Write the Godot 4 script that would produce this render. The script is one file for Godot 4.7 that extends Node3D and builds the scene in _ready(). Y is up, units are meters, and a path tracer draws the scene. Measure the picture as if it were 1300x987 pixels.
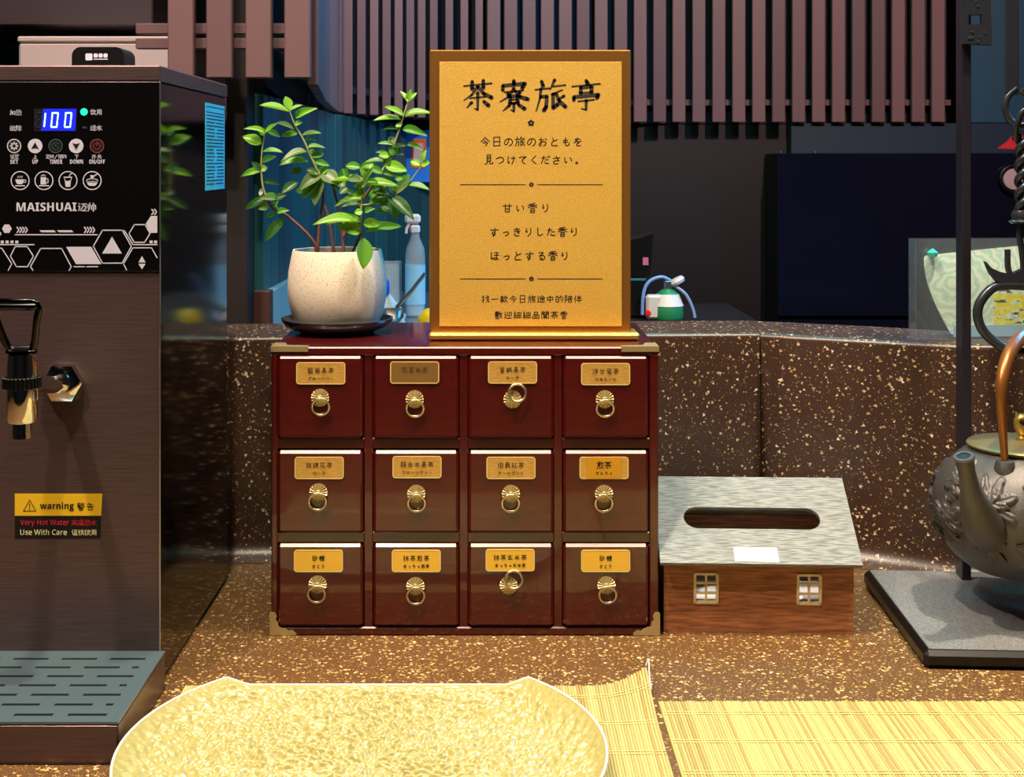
extends Node3D
# A tea corner on a speckled counter: drawer chest, hot water dispenser, sign, plant, tissue house, kettle.
# Metres, y up; the counter top is y = 0, the floor y = -0.9. Depth runs along -z.

var M := {}
var taken := {}
var rng := RandomNumberGenerator.new()

# ---------------------------------------------------------------- setup of view and light
func set_view():
	var cam := Camera3D.new()
	cam.name = "camera"
	var focal := 1700.0                       # focal length for a frame 1300 x 987
	cam.near = 0.05
	cam.far = 40.0
	cam.projection = Camera3D.PROJECTION_FRUSTUM   # a level camera with a shifted lens: uprights stay upright
	cam.size = 987.0 / focal * cam.near
	cam.frustum_offset = Vector2(29.0, -288.5) / focal * cam.near
	cam.position = Vector3(0, 0.443, 0)
	add_child(cam)
	cam.current = true
	var env := Environment.new()
	env.background_mode = Environment.BG_COLOR
	env.background_color = Color(0.01, 0.01, 0.012)
	env.tonemap_mode = Environment.TONE_MAPPER_LINEAR
	env.tonemap_exposure = 1.32
	env.sdfgi_enabled = true
	env.ssao_enabled = true
	env.ssil_enabled = true
	var we := WorldEnvironment.new()
	we.name = "surroundings"
	we.environment = env
	add_child(we)

func set_lamps():
	# small recessed ceiling spots over the counter, a long linear light, and cyan strips over the back bar
	ceiling_spot(Vector3(-0.22, 1.75, -0.74), Vector3(-0.08, 0.1, -1.2), 2.4, Color(1.0, 0.93, 0.82), 38, "over the drawer chest")
	ceiling_spot(Vector3(0.60, 1.75, -1.02), Vector3(0.48, 0.0, -1.18), 2.9, Color(1.0, 0.93, 0.82), 34, "over the kettle")
	ceiling_spot(Vector3(-0.72, 1.75, -0.40), Vector3(-0.34, 0.2, -1.1), 1.5, Color(1.0, 0.90, 0.82), 32, "over the water dispenser")
	ceiling_spot(Vector3(0.75, 1.75, -1.25), Vector3(0.35, 0.75, -3.2), 3.4, Color(1.0, 0.82, 0.80), 40, "over the slatted wall")
	ceiling_spot(Vector3(-0.62, 1.75, -1.0), Vector3(-0.42, 0.62, -1.70), 1.7, Color(1.0, 0.82, 0.80), 34, "over the near slats")
	strip_light("light_panel", "long warm white light panel on the ceiling over the counter", Vector3(0.0, 1.74, -0.90), Vector3(0.0, 0.0, -0.90), 1.7, 0.32, 2.0, Color(1.0, 0.92, 0.80))
	strip_light("strip_light", "long cyan strip light hung above the steel bench", Vector3(0.35, 1.7, -2.25), Vector3(-0.33, 0.3, -2.1), 1.1, 0.12, 1.3, Color(0.03, 0.72, 0.78))
	strip_light("strip_light", "short cyan strip light hung beyond the kettle stand", Vector3(1.30, 1.0, -2.1), Vector3(0.45, 0.4, -1.4), 0.7, 0.12, 1.4, Color(0.10, 0.66, 1.0))

func ceiling_spot(at: Vector3, aim: Vector3, energy: float, tint: Color, cone: float, where: String):
	var t := thing("ceiling_spotlight", "round recessed ceiling spotlight " + where, "lamp", at, "ceiling spotlights")
	part("housing", lathe([[0.03, 0.0], [0.045, -0.004], [0.05, 0.0], [0.05, 0.03], [0.0, 0.03]], 24), M.black_metal, t)
	var glow := StandardMaterial3D.new()
	glow.albedo_color = Color(1, 1, 1)
	glow.emission_enabled = true
	glow.emission = tint
	glow.emission_energy_multiplier = 2.0
	part("bulb", lathe([[0.0, 0.004], [0.03, 0.004], [0.03, 0.008], [0.0, 0.008]], 20), glow, t)
	var s := SpotLight3D.new()
	s.name = "beam"
	s.light_color = tint
	s.light_energy = energy
	s.spot_range = 8.0
	s.spot_attenuation = 2.0
	s.spot_angle = cone
	s.spot_angle_attenuation = 0.8
	s.light_size = 0.03
	s.shadow_enabled = true
	add_child(s, true)
	s.look_at_from_position(at + Vector3(0, -0.012, 0), aim, Vector3(0, 0, -1))

func strip_light(called: String, label: String, at: Vector3, aim: Vector3, long: float, wide: float, energy: float, tint: Color):
	var t := thing(called, label, "lamp", at)
	var up := Vector3.FORWARD if Vector2(aim.x - at.x, aim.z - at.z).length() < 0.05 else Vector3.UP
	t.look_at_from_position(at, aim, up)
	part("housing", bevel_box(Vector3(long + 0.02, wide + 0.02, 0.03), 0.004), M.black_metal, t, Vector3(0, 0, 0.02))
	var glow := StandardMaterial3D.new()
	glow.albedo_color = Color(0.95, 1, 1)
	glow.emission_enabled = true
	glow.emission = tint
	glow.emission_energy_multiplier = 1.5
	part("diffuser", bevel_box(Vector3(long, wide, 0.006), 0.001), glow, t, Vector3(0, 0, 0.003))
	var a := AreaLight3D.new()
	a.name = "glow"
	a.light_color = tint
	a.light_energy = energy
	a.area_size = Vector2(long, wide)
	a.area_range = 8.0
	a.area_attenuation = 2.0
	a.shadow_enabled = true
	add_child(a, true)
	a.look_at_from_position(at + (aim - at).normalized() * 0.004, aim, up)

# ---------------------------------------------------------------- node helpers
func numbered(called: String) -> String:
	var n: int = taken.get(called, 0)
	taken[called] = n + 1
	return called if n == 0 else "%s_%03d" % [called, n]

func thing(called: String, label: String, category: String, at := Vector3.ZERO, group := "") -> Node3D:
	var o := Node3D.new()
	o.name = numbered(called)
	add_child(o, true)
	o.position = at
	o.set_meta("label", label)
	o.set_meta("category", category)
	if group:
		o.set_meta("group", group)
	return o

func part(called: String, mesh: Mesh, m: Material, parent: Node, at := Vector3.ZERO, turn := Vector3.ZERO) -> MeshInstance3D:
	var o := MeshInstance3D.new()
	o.name = called
	o.mesh = mesh
	o.material_override = m
	parent.add_child(o, true)
	o.position = at
	o.rotation = turn
	return o

func single(called: String, mesh: Mesh, m: Material, label: String, category: String, at := Vector3.ZERO, group := "") -> MeshInstance3D:
	var o := part(numbered(called), mesh, m, self, at)
	o.set_meta("label", label)
	o.set_meta("category", category)
	if group:
		o.set_meta("group", group)
	return o

func structure(called: String, mesh: Mesh, m: Material, at := Vector3.ZERO, label := "") -> MeshInstance3D:
	var o := part(called, mesh, m, self, at)
	o.set_meta("kind", "structure")
	if label:
		o.set_meta("label", label)
	return o

# ---------------------------------------------------------------- mesh helpers
func begin() -> SurfaceTool:
	var st := SurfaceTool.new()
	st.begin(Mesh.PRIMITIVE_TRIANGLES)
	return st

func done(st: SurfaceTool) -> ArrayMesh:
	st.generate_normals()
	return st.commit()

func tri(st: SurfaceTool, a: Vector3, b: Vector3, c: Vector3, out: Vector3):
	st.add_vertex(a)
	if (c - a).cross(b - a).dot(out) >= 0.0:
		st.add_vertex(b)
		st.add_vertex(c)
	else:
		st.add_vertex(c)
		st.add_vertex(b)

func quad(st: SurfaceTool, a: Vector3, b: Vector3, c: Vector3, d: Vector3, out: Vector3):
	tri(st, a, b, c, out)
	tri(st, a, c, d, out)

func add_box(st: SurfaceTool, at: Vector3, size: Vector3, bevel := 0.0, t := Transform3D()):
	# a box with chamfered edges
	st.set_smooth_group(-1)
	var h := size * 0.5
	var b := minf(bevel, minf(h.x, minf(h.y, h.z)) * 0.95)
	var S := [-1.0, 1.0]
	var o := t.basis
	var p := func(v: Vector3) -> Vector3: return t * (at + v)
	for s in S:
		quad(st, p.call(Vector3(s * h.x, -h.y + b, -h.z + b)), p.call(Vector3(s * h.x, h.y - b, -h.z + b)), p.call(Vector3(s * h.x, h.y - b, h.z - b)), p.call(Vector3(s * h.x, -h.y + b, h.z - b)), o * Vector3(s, 0, 0))
		quad(st, p.call(Vector3(-h.x + b, s * h.y, -h.z + b)), p.call(Vector3(h.x - b, s * h.y, -h.z + b)), p.call(Vector3(h.x - b, s * h.y, h.z - b)), p.call(Vector3(-h.x + b, s * h.y, h.z - b)), o * Vector3(0, s, 0))
		quad(st, p.call(Vector3(-h.x + b, -h.y + b, s * h.z)), p.call(Vector3(h.x - b, -h.y + b, s * h.z)), p.call(Vector3(h.x - b, h.y - b, s * h.z)), p.call(Vector3(-h.x + b, h.y - b, s * h.z)), o * Vector3(0, 0, s))
	if b <= 0.0:
		return
	for s in S:
		for r in S:
			quad(st, p.call(Vector3(s * h.x, r * (h.y - b), -h.z + b)), p.call(Vector3(s * h.x, r * (h.y - b), h.z - b)), p.call(Vector3(s * (h.x - b), r * h.y, h.z - b)), p.call(Vector3(s * (h.x - b), r * h.y, -h.z + b)), o * Vector3(s, r, 0))
			quad(st, p.call(Vector3(s * h.x, -h.y + b, r * (h.z - b))), p.call(Vector3(s * h.x, h.y - b, r * (h.z - b))), p.call(Vector3(s * (h.x - b), h.y - b, r * h.z)), p.call(Vector3(s * (h.x - b), -h.y + b, r * h.z)), o * Vector3(s, 0, r))
			quad(st, p.call(Vector3(-h.x + b, s * h.y, r * (h.z - b))), p.call(Vector3(h.x - b, s * h.y, r * (h.z - b))), p.call(Vector3(h.x - b, s * (h.y - b), r * h.z)), p.call(Vector3(-h.x + b, s * (h.y - b), r * h.z)), o * Vector3(0, s, r))
			for q in S:
				tri(st, p.call(Vector3(s * h.x, r * (h.y - b), q * (h.z - b))), p.call(Vector3(s * (h.x - b), r * h.y, q * (h.z - b))), p.call(Vector3(s * (h.x - b), r * (h.y - b), q * h.z)), o * Vector3(s, r, q))

func bevel_box(size: Vector3, bevel := 0.0, at := Vector3.ZERO) -> ArrayMesh:
	var st := begin()
	add_box(st, at, size, bevel)
	return done(st)

func block(x0: float, x1: float, y0: float, y1: float, z0: float, z1: float, bevel := 0.0) -> ArrayMesh:
	return bevel_box(Vector3(absf(x1 - x0), absf(y1 - y0), absf(z1 - z0)), bevel, Vector3((x0 + x1) / 2, (y0 + y1) / 2, (z0 + z1) / 2))

func add_lathe(st: SurfaceTool, profile: Array, seg: int, t := Transform3D(), squash := 1.0):
	# profile: [radius, height] pairs, from one end of the outline to the other; creases where it turns sharply
	var group := 1
	var n := profile.size()
	for i in n - 1:
		var a := Vector2(profile[i][0], profile[i][1])
		var b := Vector2(profile[i + 1][0], profile[i + 1][1])
		if i > 0:
			var before := a - Vector2(profile[i - 1][0], profile[i - 1][1])
			if absf(before.angle_to(b - a)) > 0.7:
				group += 1
		st.set_smooth_group(group)
		var out2 := Vector2((b - a).y, -(b - a).x)
		for k in seg:
			var f0 := TAU * k / seg
			var f1 := TAU * (k + 1) / seg
			var fm := (f0 + f1) / 2
			var dir := Vector3(cos(fm) * out2.x, out2.y, sin(fm) * out2.x)
			var p00 := Vector3(cos(f0) * a.x, a.y, sin(f0) * a.x * squash)
			var p01 := Vector3(cos(f1) * a.x, a.y, sin(f1) * a.x * squash)
			var p10 := Vector3(cos(f0) * b.x, b.y, sin(f0) * b.x * squash)
			var p11 := Vector3(cos(f1) * b.x, b.y, sin(f1) * b.x * squash)
			if a.x > 1e-6:
				tri(st, t * p00, t * p01, t * p11 if b.x > 1e-6 else t * p10, t.basis * dir)
			if b.x > 1e-6:
				tri(st, t * p00, t * p11, t * p10, t.basis * dir)

func lathe(profile: Array, seg := 32, squash := 1.0) -> ArrayMesh:
	# written bottom outline first, so that outward is to the right of travel
	var st := begin()
	add_lathe(st, profile, seg, Transform3D(), squash)
	return done(st)

func smooth_line(pts: Array, per := 6) -> PackedVector3Array:
	var out := PackedVector3Array()
	var n := pts.size()
	for i in n - 1:
		var p0: Vector3 = pts[maxi(i - 1, 0)]
		var p1: Vector3 = pts[i]
		var p2: Vector3 = pts[i + 1]
		var p3: Vector3 = pts[mini(i + 2, n - 1)]
		for k in per:
			out.append(p1.cubic_interpolate(p2, p0, p3, float(k) / per))
	out.append(pts[n - 1])
	return out

func add_tube(st: SurfaceTool, line: PackedVector3Array, radii, seg := 8, flat := 1.0, group := 1):
	# radii: a number, or an array from start to end; flat squeezes one axis
	var n := line.size()
	var rings := []
	var side := Vector3.ZERO
	for i in n:
		var dir := (line[mini(i + 1, n - 1)] - line[maxi(i - 1, 0)]).normalized()
		if i == 0:
			side = dir.cross(Vector3(0, 0, 1) if absf(dir.z) < 0.9 else Vector3(0, 1, 0)).normalized()
		else:
			side = (side - dir * side.dot(dir)).normalized()
		var up := side.cross(dir)
		var r: float
		if radii is Array:
			var s: float = float(i) / maxi(n - 1, 1) * (radii.size() - 1)
			var j: int = mini(int(s), radii.size() - 2)
			r = lerpf(radii[j], radii[j + 1], s - j)
		else:
			r = radii
		var ring := PackedVector3Array()
		for k in seg:
			var f := TAU * k / seg
			ring.append(line[i] + side * cos(f) * r + up * sin(f) * r * flat)
		rings.append(ring)
	st.set_smooth_group(group)
	for i in n - 1:
		for k in seg:
			var k1 := (k + 1) % seg
			var out: Vector3 = rings[i][k] + rings[i][k1] - line[i] * 2.0
			quad(st, rings[i][k], rings[i][k1], rings[i + 1][k1], rings[i + 1][k], out)
	st.set_smooth_group(-1)
	for k in seg:
		var k1 := (k + 1) % seg
		tri(st, line[0], rings[0][k], rings[0][k1], line[0] - line[1])
		tri(st, line[n - 1], rings[n - 1][k], rings[n - 1][k1], line[n - 1] - line[n - 2])

func tube(pts: Array, radii, seg := 8, per := 6, flat := 1.0) -> ArrayMesh:
	var st := begin()
	add_tube(st, smooth_line(pts, per) if per > 1 else PackedVector3Array(pts), radii, seg, flat)
	return done(st)

func ring(radius: float, thick: float, seg := 28, sides := 8) -> ArrayMesh:
	var m := TorusMesh.new()
	m.inner_radius = radius - thick
	m.outer_radius = radius + thick
	m.rings = seg
	m.ring_segments = sides
	return as_array(m)

func as_array(m: Mesh, t := Transform3D()) -> ArrayMesh:
	var st := SurfaceTool.new()
	st.append_from(m, 0, t)
	return st.commit()

func add_slab(st: SurfaceTool, outline: PackedVector2Array, z0: float, z1: float):
	# an outline in the xy plane, extruded from z0 to z1
	st.set_smooth_group(-1)
	var idx := Geometry2D.triangulate_polygon(outline)
	for i in range(0, idx.size(), 3):
		var a := outline[idx[i]]
		var b := outline[idx[i + 1]]
		var c := outline[idx[i + 2]]
		tri(st, Vector3(a.x, a.y, z1), Vector3(b.x, b.y, z1), Vector3(c.x, c.y, z1), Vector3(0, 0, 1))
		tri(st, Vector3(a.x, a.y, z0), Vector3(b.x, b.y, z0), Vector3(c.x, c.y, z0), Vector3(0, 0, -1))
	var clockwise := Geometry2D.is_polygon_clockwise(outline)
	for i in outline.size():
		var a := outline[i]
		var b := outline[(i + 1) % outline.size()]
		var n := Vector3((b - a).y, -(b - a).x, 0) * (-1.0 if clockwise else 1.0)
		quad(st, Vector3(a.x, a.y, z0), Vector3(b.x, b.y, z0), Vector3(b.x, b.y, z1), Vector3(a.x, a.y, z1), n)

func slab(outline: PackedVector2Array, z0: float, z1: float) -> ArrayMesh:
	var st := begin()
	add_slab(st, outline, z0, z1)
	return done(st)

func round_rect(w: float, h: float, r: float, per := 5, at := Vector2.ZERO) -> PackedVector2Array:
	var out := PackedVector2Array()
	for c in 4:
		var mid := Vector2((w / 2 - r) * (1 if c in [0, 3] else -1), (h / 2 - r) * (1 if c < 2 else -1))
		for k in per + 1:
			var f := PI / 2 * (c + float(k) / per)
			out.append(at + mid + Vector2(cos(f), sin(f)) * r)
	return out

func disc(at: Vector2, r: float, n := 20) -> PackedVector2Array:
	var out := PackedVector2Array()
	for k in n:
		out.append(at + Vector2.from_angle(TAU * k / n) * r)
	return out

func add_ring_plate(st: SurfaceTool, outer: PackedVector2Array, inner: PackedVector2Array, z0: float, z1: float):
	# a plate between two outlines with the same number of points
	st.set_smooth_group(-1)
	var n := outer.size()
	for i in n:
		var j := (i + 1) % n
		var a := outer[i]
		var b := outer[j]
		var c := inner[j]
		var d := inner[i]
		for z in [z0, z1]:
			quad(st, Vector3(a.x, a.y, z), Vector3(b.x, b.y, z), Vector3(c.x, c.y, z), Vector3(d.x, d.y, z), Vector3(0, 0, 1 if z == z1 else -1))
		var away := Vector3((a - d).x, (a - d).y, 0)
		quad(st, Vector3(a.x, a.y, z0), Vector3(b.x, b.y, z0), Vector3(b.x, b.y, z1), Vector3(a.x, a.y, z1), away)
		quad(st, Vector3(d.x, d.y, z0), Vector3(c.x, c.y, z0), Vector3(c.x, c.y, z1), Vector3(d.x, d.y, z1), -away)

func outer_of(inner: PackedVector2Array, x0: float, x1: float, y0: float, y1: float) -> PackedVector2Array:
	# for each point of an inner outline the point of a rectangle on the same ray, corners kept
	var mid := Vector2((x0 + x1) / 2, (y0 + y1) / 2)
	var out := PackedVector2Array()
	for p in inner:
		var d := p - mid
		var s := minf((x1 - x0) / 2 / maxf(absf(d.x), 1e-9), (y1 - y0) / 2 / maxf(absf(d.y), 1e-9))
		out.append(mid + d * s)
	for c in [Vector2(x0, y0), Vector2(x1, y0), Vector2(x0, y1), Vector2(x1, y1)]:
		var best := 0
		for i in out.size():
			if out[i].distance_to(c) < out[best].distance_to(c):
				best = i
		out[best] = c
	return out

# ---------------------------------------------------------------- materials
func plain(color: Color, rough := 0.6, metal := 0.0, coat := 0.0) -> StandardMaterial3D:
	var m := StandardMaterial3D.new()
	m.albedo_color = color
	m.roughness = rough
	m.metallic = metal
	if coat > 0.0:
		m.clearcoat_enabled = true
		m.clearcoat = coat
		m.clearcoat_roughness = 0.06
	return m

func noise_image(size: int, freq: float, kind: int, stretch := Vector2.ONE, octaves := 4, seed_ := 1) -> Image:
	# greyscale noise 0..1 that repeats at its edges
	var n := FastNoiseLite.new()
	n.seed = seed_
	n.noise_type = kind
	n.frequency = freq
	n.fractal_octaves = octaves
	var im := Image.create(size, size, false, Image.FORMAT_RGB8)
	for y in size:
		for x in size:
			var a := TAU * x / size
			var b := TAU * y / size
			# two wrapped circles blended: a torus in 3D keeps it seamless
			var v := n.get_noise_3d((2.0 + cos(a)) * cos(b) * 40.0 * stretch.x, (2.0 + cos(a)) * sin(b) * 40.0 * stretch.x, sin(a) * 40.0 * stretch.y)
			v = clampf(v * 0.6 + 0.5, 0, 1)
			im.set_pixel(x, y, Color(v, v, v))
	return im

func grain_image(size: int, base: Color, dark: Color, rows: float, seed_: int, streak := 0.02, bias := 0.0) -> Image:
	# wood or brushed grain: long streaks along x
	var n := FastNoiseLite.new()
	n.seed = seed_
	n.frequency = 1.0
	n.fractal_octaves = 4
	var im := Image.create(size, size, false, Image.FORMAT_RGB8)
	for y in size:
		for x in size:
			var u := float(x) / size
			var v := float(y) / size
			var g1 := n.get_noise_2d(u * rows * streak * 6.0, v * rows)
			var g2 := n.get_noise_2d(u * rows * streak * 6.0 + 77.0, v * rows * 3.0 + 31.0)
			var k := clampf(0.5 + bias + g1 * 0.75 + g2 * 0.4, 0, 1)
			im.set_pixel(x, y, dark.lerp(base, k))
	return im

func tex(im: Image) -> ImageTexture:
	return ImageTexture.create_from_image(im)

func triplanar(m: StandardMaterial3D, scale: Vector3, world := true):
	m.uv1_triplanar = true
	m.uv1_world_triplanar = world
	m.uv1_triplanar_sharpness = 6.0
	m.uv1_scale = scale

func speckle_image(ground: Color, few: int, many: int, tones: Array, seed_: int) -> Image:
	# solid surface: brown ground with cream, tan and dark chips of many sizes
	var size := 1024
	var im := Image.create(size, size, false, Image.FORMAT_RGB8)
	var n := FastNoiseLite.new()
	n.seed = seed_
	n.frequency = 0.22
	n.fractal_octaves = 3
	for y in size:
		for x in size:
			var k := 1.0 + n.get_noise_2d(x, y) * 0.5
			im.set_pixel(x, y, Color(ground.r * k, ground.g * k, ground.b * k))
	var r := RandomNumberGenerator.new()
	r.seed = seed_ + 6
	for i in few + many:
		var big := i >= many
		var rad := r.randf_range(2.6, 6.2) if big else r.randf_range(0.8, 2.2)
		var tone: Color = tones[r.randi_range(0, 2)] if big else tones[r.randi_range(0, 4)]
		tone = tone.darkened(r.randf_range(0, 0.25))
		var cx := r.randf() * size
		var cy := r.randf() * size
		var f := r.randf() * TAU
		var e := r.randf_range(0.55, 1.0)
		var lump := r.randf() * TAU
		var reach := int(ceil(rad)) + 1
		for dy in range(-reach, reach + 1):
			for dx in range(-reach, reach + 1):
				var q := Vector2(dx, dy).rotated(f)
				q.y /= e
				if q.length() < rad * (0.82 + 0.25 * sin(q.angle() * 3.0 + lump)):
					im.set_pixel(posmod(int(cx) + dx, size), posmod(int(cy) + dy, size), tone)
	return im

func make_materials():
	var m: StandardMaterial3D
	# speckled counter
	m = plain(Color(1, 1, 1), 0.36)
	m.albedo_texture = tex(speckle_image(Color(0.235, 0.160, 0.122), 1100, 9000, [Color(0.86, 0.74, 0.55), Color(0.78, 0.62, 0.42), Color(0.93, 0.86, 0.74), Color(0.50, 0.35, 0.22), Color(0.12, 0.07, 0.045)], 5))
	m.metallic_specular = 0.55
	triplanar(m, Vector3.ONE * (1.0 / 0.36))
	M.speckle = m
	m = plain(Color(1, 1, 1), 0.36)
	m.albedo_texture = tex(speckle_image(Color(0.40, 0.285, 0.170), 2400, 19000, [Color(0.92, 0.78, 0.50), Color(0.84, 0.66, 0.36), Color(0.95, 0.86, 0.64), Color(0.62, 0.43, 0.20), Color(0.27, 0.17, 0.08)], 15))
	m.metallic_specular = 0.55
	triplanar(m, Vector3.ONE * (1.0 / 0.36))
	M.speckle_top = m
	# dark red lacquer
	m = plain(Color(1, 1, 1), 0.32, 0.0, 0.8)
	m.albedo_texture = tex(grain_image(256, Color(0.31, 0.022, 0.032), Color(0.25, 0.015, 0.023), 22.0, 3))
	m.clearcoat_roughness = 0.05
	triplanar(m, Vector3.ONE * (1.0 / 0.17), false)
	M.lacquer = m
	M.brass_old = plain(Color(0.80, 0.73, 0.53), 0.32, 0.7)
	M.ring_metal = plain(Color(0.80, 0.74, 0.60), 0.25, 0.9)
	M.rosette_dark = plain(Color(0.20, 0.15, 0.08), 0.5, 0.4)
	m = plain(Color(1, 1, 1), 0.36, 0.25)
	m.albedo_texture = tex(grain_image(256, Color(0.86, 0.69, 0.36), Color(0.74, 0.56, 0.26), 40.0, 9))
	triplanar(m, Vector3.ONE * (1.0 / 0.06), false)
	M.plate_gold = m
	M.plate_edge_highlight = plain(Color(0.93, 0.83, 0.56), 0.35, 0.2)  # edge highlight of the label plates, painted as a pale line
	M.door_glass = plain(Color(0.06, 0.07, 0.13), 0.1)
	M.plate_yellow = plain(Color(0.93, 0.74, 0.25), 0.4, 0.1)
	M.plate_bronze = plain(Color(0.55, 0.42, 0.22), 0.45, 0.4)
	M.plate_sticker = plain(Color(0.80, 0.58, 0.12), 0.5, 0.2)
	M.ink = plain(Color(0.10, 0.075, 0.05), 0.6)
	M.ink_faint = plain(Color(0.34, 0.25, 0.13), 0.6)
	M.ink_sign = plain(Color(0.13, 0.11, 0.10), 0.7)
	# sign
	m = plain(Color(1, 1, 1), 0.5, 0.05)
	var gold_im := noise_image(512, 0.9, FastNoiseLite.TYPE_SIMPLEX, Vector2(1, 1), 4, 21)
	var gold_col := Image.create(512, 512, false, Image.FORMAT_RGB8)
	for y in 512:
		for x in 512:
			gold_col.set_pixel(x, y, Color(0.62, 0.46, 0.14).lerp(Color(0.90, 0.75, 0.34), gold_im.get_pixel(x, y).r))
	m.albedo_texture = tex(gold_col)
	m.heightmap_enabled = true
	m.heightmap_texture = tex(gold_im)
	m.heightmap_scale = 0.05
	triplanar(m, Vector3.ONE * (1.0 / 0.13), false)
	M.gold_paper = m
	m = plain(Color(0.66, 0.46, 0.22), 0.34, 0.75)
	M.bronze = m
	M.gold_metal = plain(Color(0.88, 0.68, 0.30), 0.3, 0.8)
	# dispenser
	m = plain(Color(1, 1, 1), 0.30, 0.55)
	m.albedo_texture = tex(grain_image(256, Color(0.44, 0.36, 0.36), Color(0.37, 0.30, 0.30), 60.0, 14, 0.004))
	triplanar(m, Vector3.ONE * (1.0 / 0.10), false)
	M.dark_steel = m
	M.black_gloss = plain(Color(0.012, 0.012, 0.013), 0.08)
	M.panel_black = plain(Color(0.035, 0.03, 0.035), 0.22)
	M.black_metal = plain(Color(0.03, 0.03, 0.033), 0.4, 0.3)
	M.black_plastic = plain(Color(0.025, 0.025, 0.028), 0.35)
	M.chrome = plain(Color(0.86, 0.85, 0.84), 0.08, 1.0)
	M.dark_chrome = plain(Color(0.22, 0.22, 0.23), 0.10, 1.0)
	M.steel = plain(Color(0.72, 0.72, 0.72), 0.28, 0.95)
	M.grille_steel = plain(Color(0.40, 0.49, 0.53), 0.3, 0.5)
	M.steel_soft = plain(Color(0.93, 0.88, 0.89), 0.35, 0.5)
	M.print_white = plain(Color(0.80, 0.80, 0.88), 0.5)
	M.print_yellow = plain(Color(0.95, 0.76, 0.12), 0.5)
	M.print_pale = plain(Color(0.92, 0.88, 0.66), 0.5)
	M.print_red = plain(Color(0.80, 0.13, 0.25), 0.5)
	M.print_black = plain(Color(0.02, 0.02, 0.02), 0.5)
	M.sticker_cyan_lit = plain(Color(0.30, 0.78, 0.90), 0.5)  # white sticker, the cyan light falling on it put into the colour
	M.sticker_ink = plain(Color(0.05, 0.22, 0.32), 0.5)
	# plant
	m = plain(Color(1, 1, 1), 0.6)
	var dots := Image.create(512, 512, false, Image.FORMAT_RGB8)
	dots.fill(Color(0.86, 0.82, 0.74))
	var r := RandomNumberGenerator.new()
	r.seed = 4
	for i in 3400:
		var c := Color(0.86, 0.82, 0.74).lerp(Color(0.36, 0.28, 0.19), r.randf_range(0.3, 1.0))
		var x := r.randi_range(0, 511)
		var y := r.randi_range(0, 511)
		for k in r.randi_range(1, 5):
			dots.set_pixel(posmod(x + r.randi_range(0, 1), 512), posmod(y + r.randi_range(0, 1), 512), c)
	m.albedo_texture = tex(dots)
	triplanar(m, Vector3.ONE * (1.0 / 0.20), false)
	M.stoneware = m
	M.saucer = plain(Color(0.17, 0.185, 0.19), 0.22, 0.0, 0.5)
	M.soil = plain(Color(0.09, 0.06, 0.04), 0.95)
	M.bark = plain(Color(0.40, 0.22, 0.15), 0.7)
	M.stem_green = plain(Color(0.55, 0.56, 0.28), 0.6)
	M.leaves = []
	for c in [Color(0.42, 0.64, 0.14), Color(0.28, 0.50, 0.13), Color(0.15, 0.30, 0.12), Color(0.33, 0.42, 0.26)]:
		m = plain(c, 0.38)
		m.backlight_enabled = true
		m.backlight = Color(0.45, 0.6, 0.12)
		M.leaves.append(m)
	M.leaf_vein = plain(Color(0.55, 0.68, 0.30), 0.5)
	# tissue house
	m = plain(Color(1, 1, 1), 0.65)
	m.albedo_texture = tex(grain_image(768, Color(0.58, 0.595, 0.58), Color(0.22, 0.25, 0.25), 150.0, 31, 0.012, 0.28))
	triplanar(m, Vector3(1, 1, 1) * (1.0 / 0.24), false)
	m.uv1_offset = Vector3(0.5, 0.5, 0.5)
	M.grey_wood = m
	m = plain(Color(1, 1, 1), 0.55)
	m.albedo_texture = tex(grain_image(512, Color(0.74, 0.48, 0.30), Color(0.46, 0.27, 0.16), 60.0, 37, 0.016, 0.1))
	triplanar(m, Vector3(1, 1, 1) * (1.0 / 0.24), false)
	m.uv1_offset = Vector3(0.5, 0.5, 0.5)
	M.brown_wood = m
	M.cream_wood = plain(Color(0.95, 0.88, 0.70), 0.6)
	M.paper = plain(Color(0.93, 0.94, 0.97), 0.7)
	M.card = plain(Color(0.55, 0.40, 0.26), 0.8)
	# bamboo, tray
	m = plain(Color(1, 1, 1), 0.6)
	m.vertex_color_use_as_albedo = true
	M.bamboo = m
	M.thread = plain(Color(0.86, 0.80, 0.52), 0.8)
	m = plain(Color(0.67, 0.635, 0.40), 0.3, 0.0, 0.35)
	M.hammered = m
	M.rim_white = plain(Color(0.95, 0.94, 0.86), 0.15)
	# kettle
	var rough_im := noise_image(256, 1.6, FastNoiseLite.TYPE_SIMPLEX, Vector2(1, 1), 3, 50)
	m = plain(Color(0.36, 0.35, 0.345), 0.36, 0.5)
	m.heightmap_enabled = true
	m.heightmap_texture = tex(rough_im)
	m.heightmap_scale = 0.05
	triplanar(m, Vector3.ONE * (1.0 / 0.05), false)
	M.iron = m
	m = plain(Color(0.30, 0.31, 0.32), 0.7)
	var grit := Image.create(256, 256, false, Image.FORMAT_RGB8)
	for y in 256:
		for x in 256:
			var v := r.randf_range(0.30, 0.56)
			grit.set_pixel(x, y, Color(v, v * 1.02, v * 1.05))
	m = plain(Color(1, 1, 1), 0.75)
	m.albedo_texture = tex(grit)
	triplanar(m, Vector3.ONE * (1.0 / 0.16), false)
	M.grit = m
	M.hook_iron = plain(Color(0.25, 0.27, 0.31), 0.26, 0.6)
	M.post_iron = plain(Color(0.17, 0.16, 0.20), 0.3, 0.3)
	M.copper = plain(Color(0.60, 0.38, 0.19), 0.34, 0.6)
	M.lid_brass = plain(Color(0.55, 0.49, 0.33), 0.4, 0.6)
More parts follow.
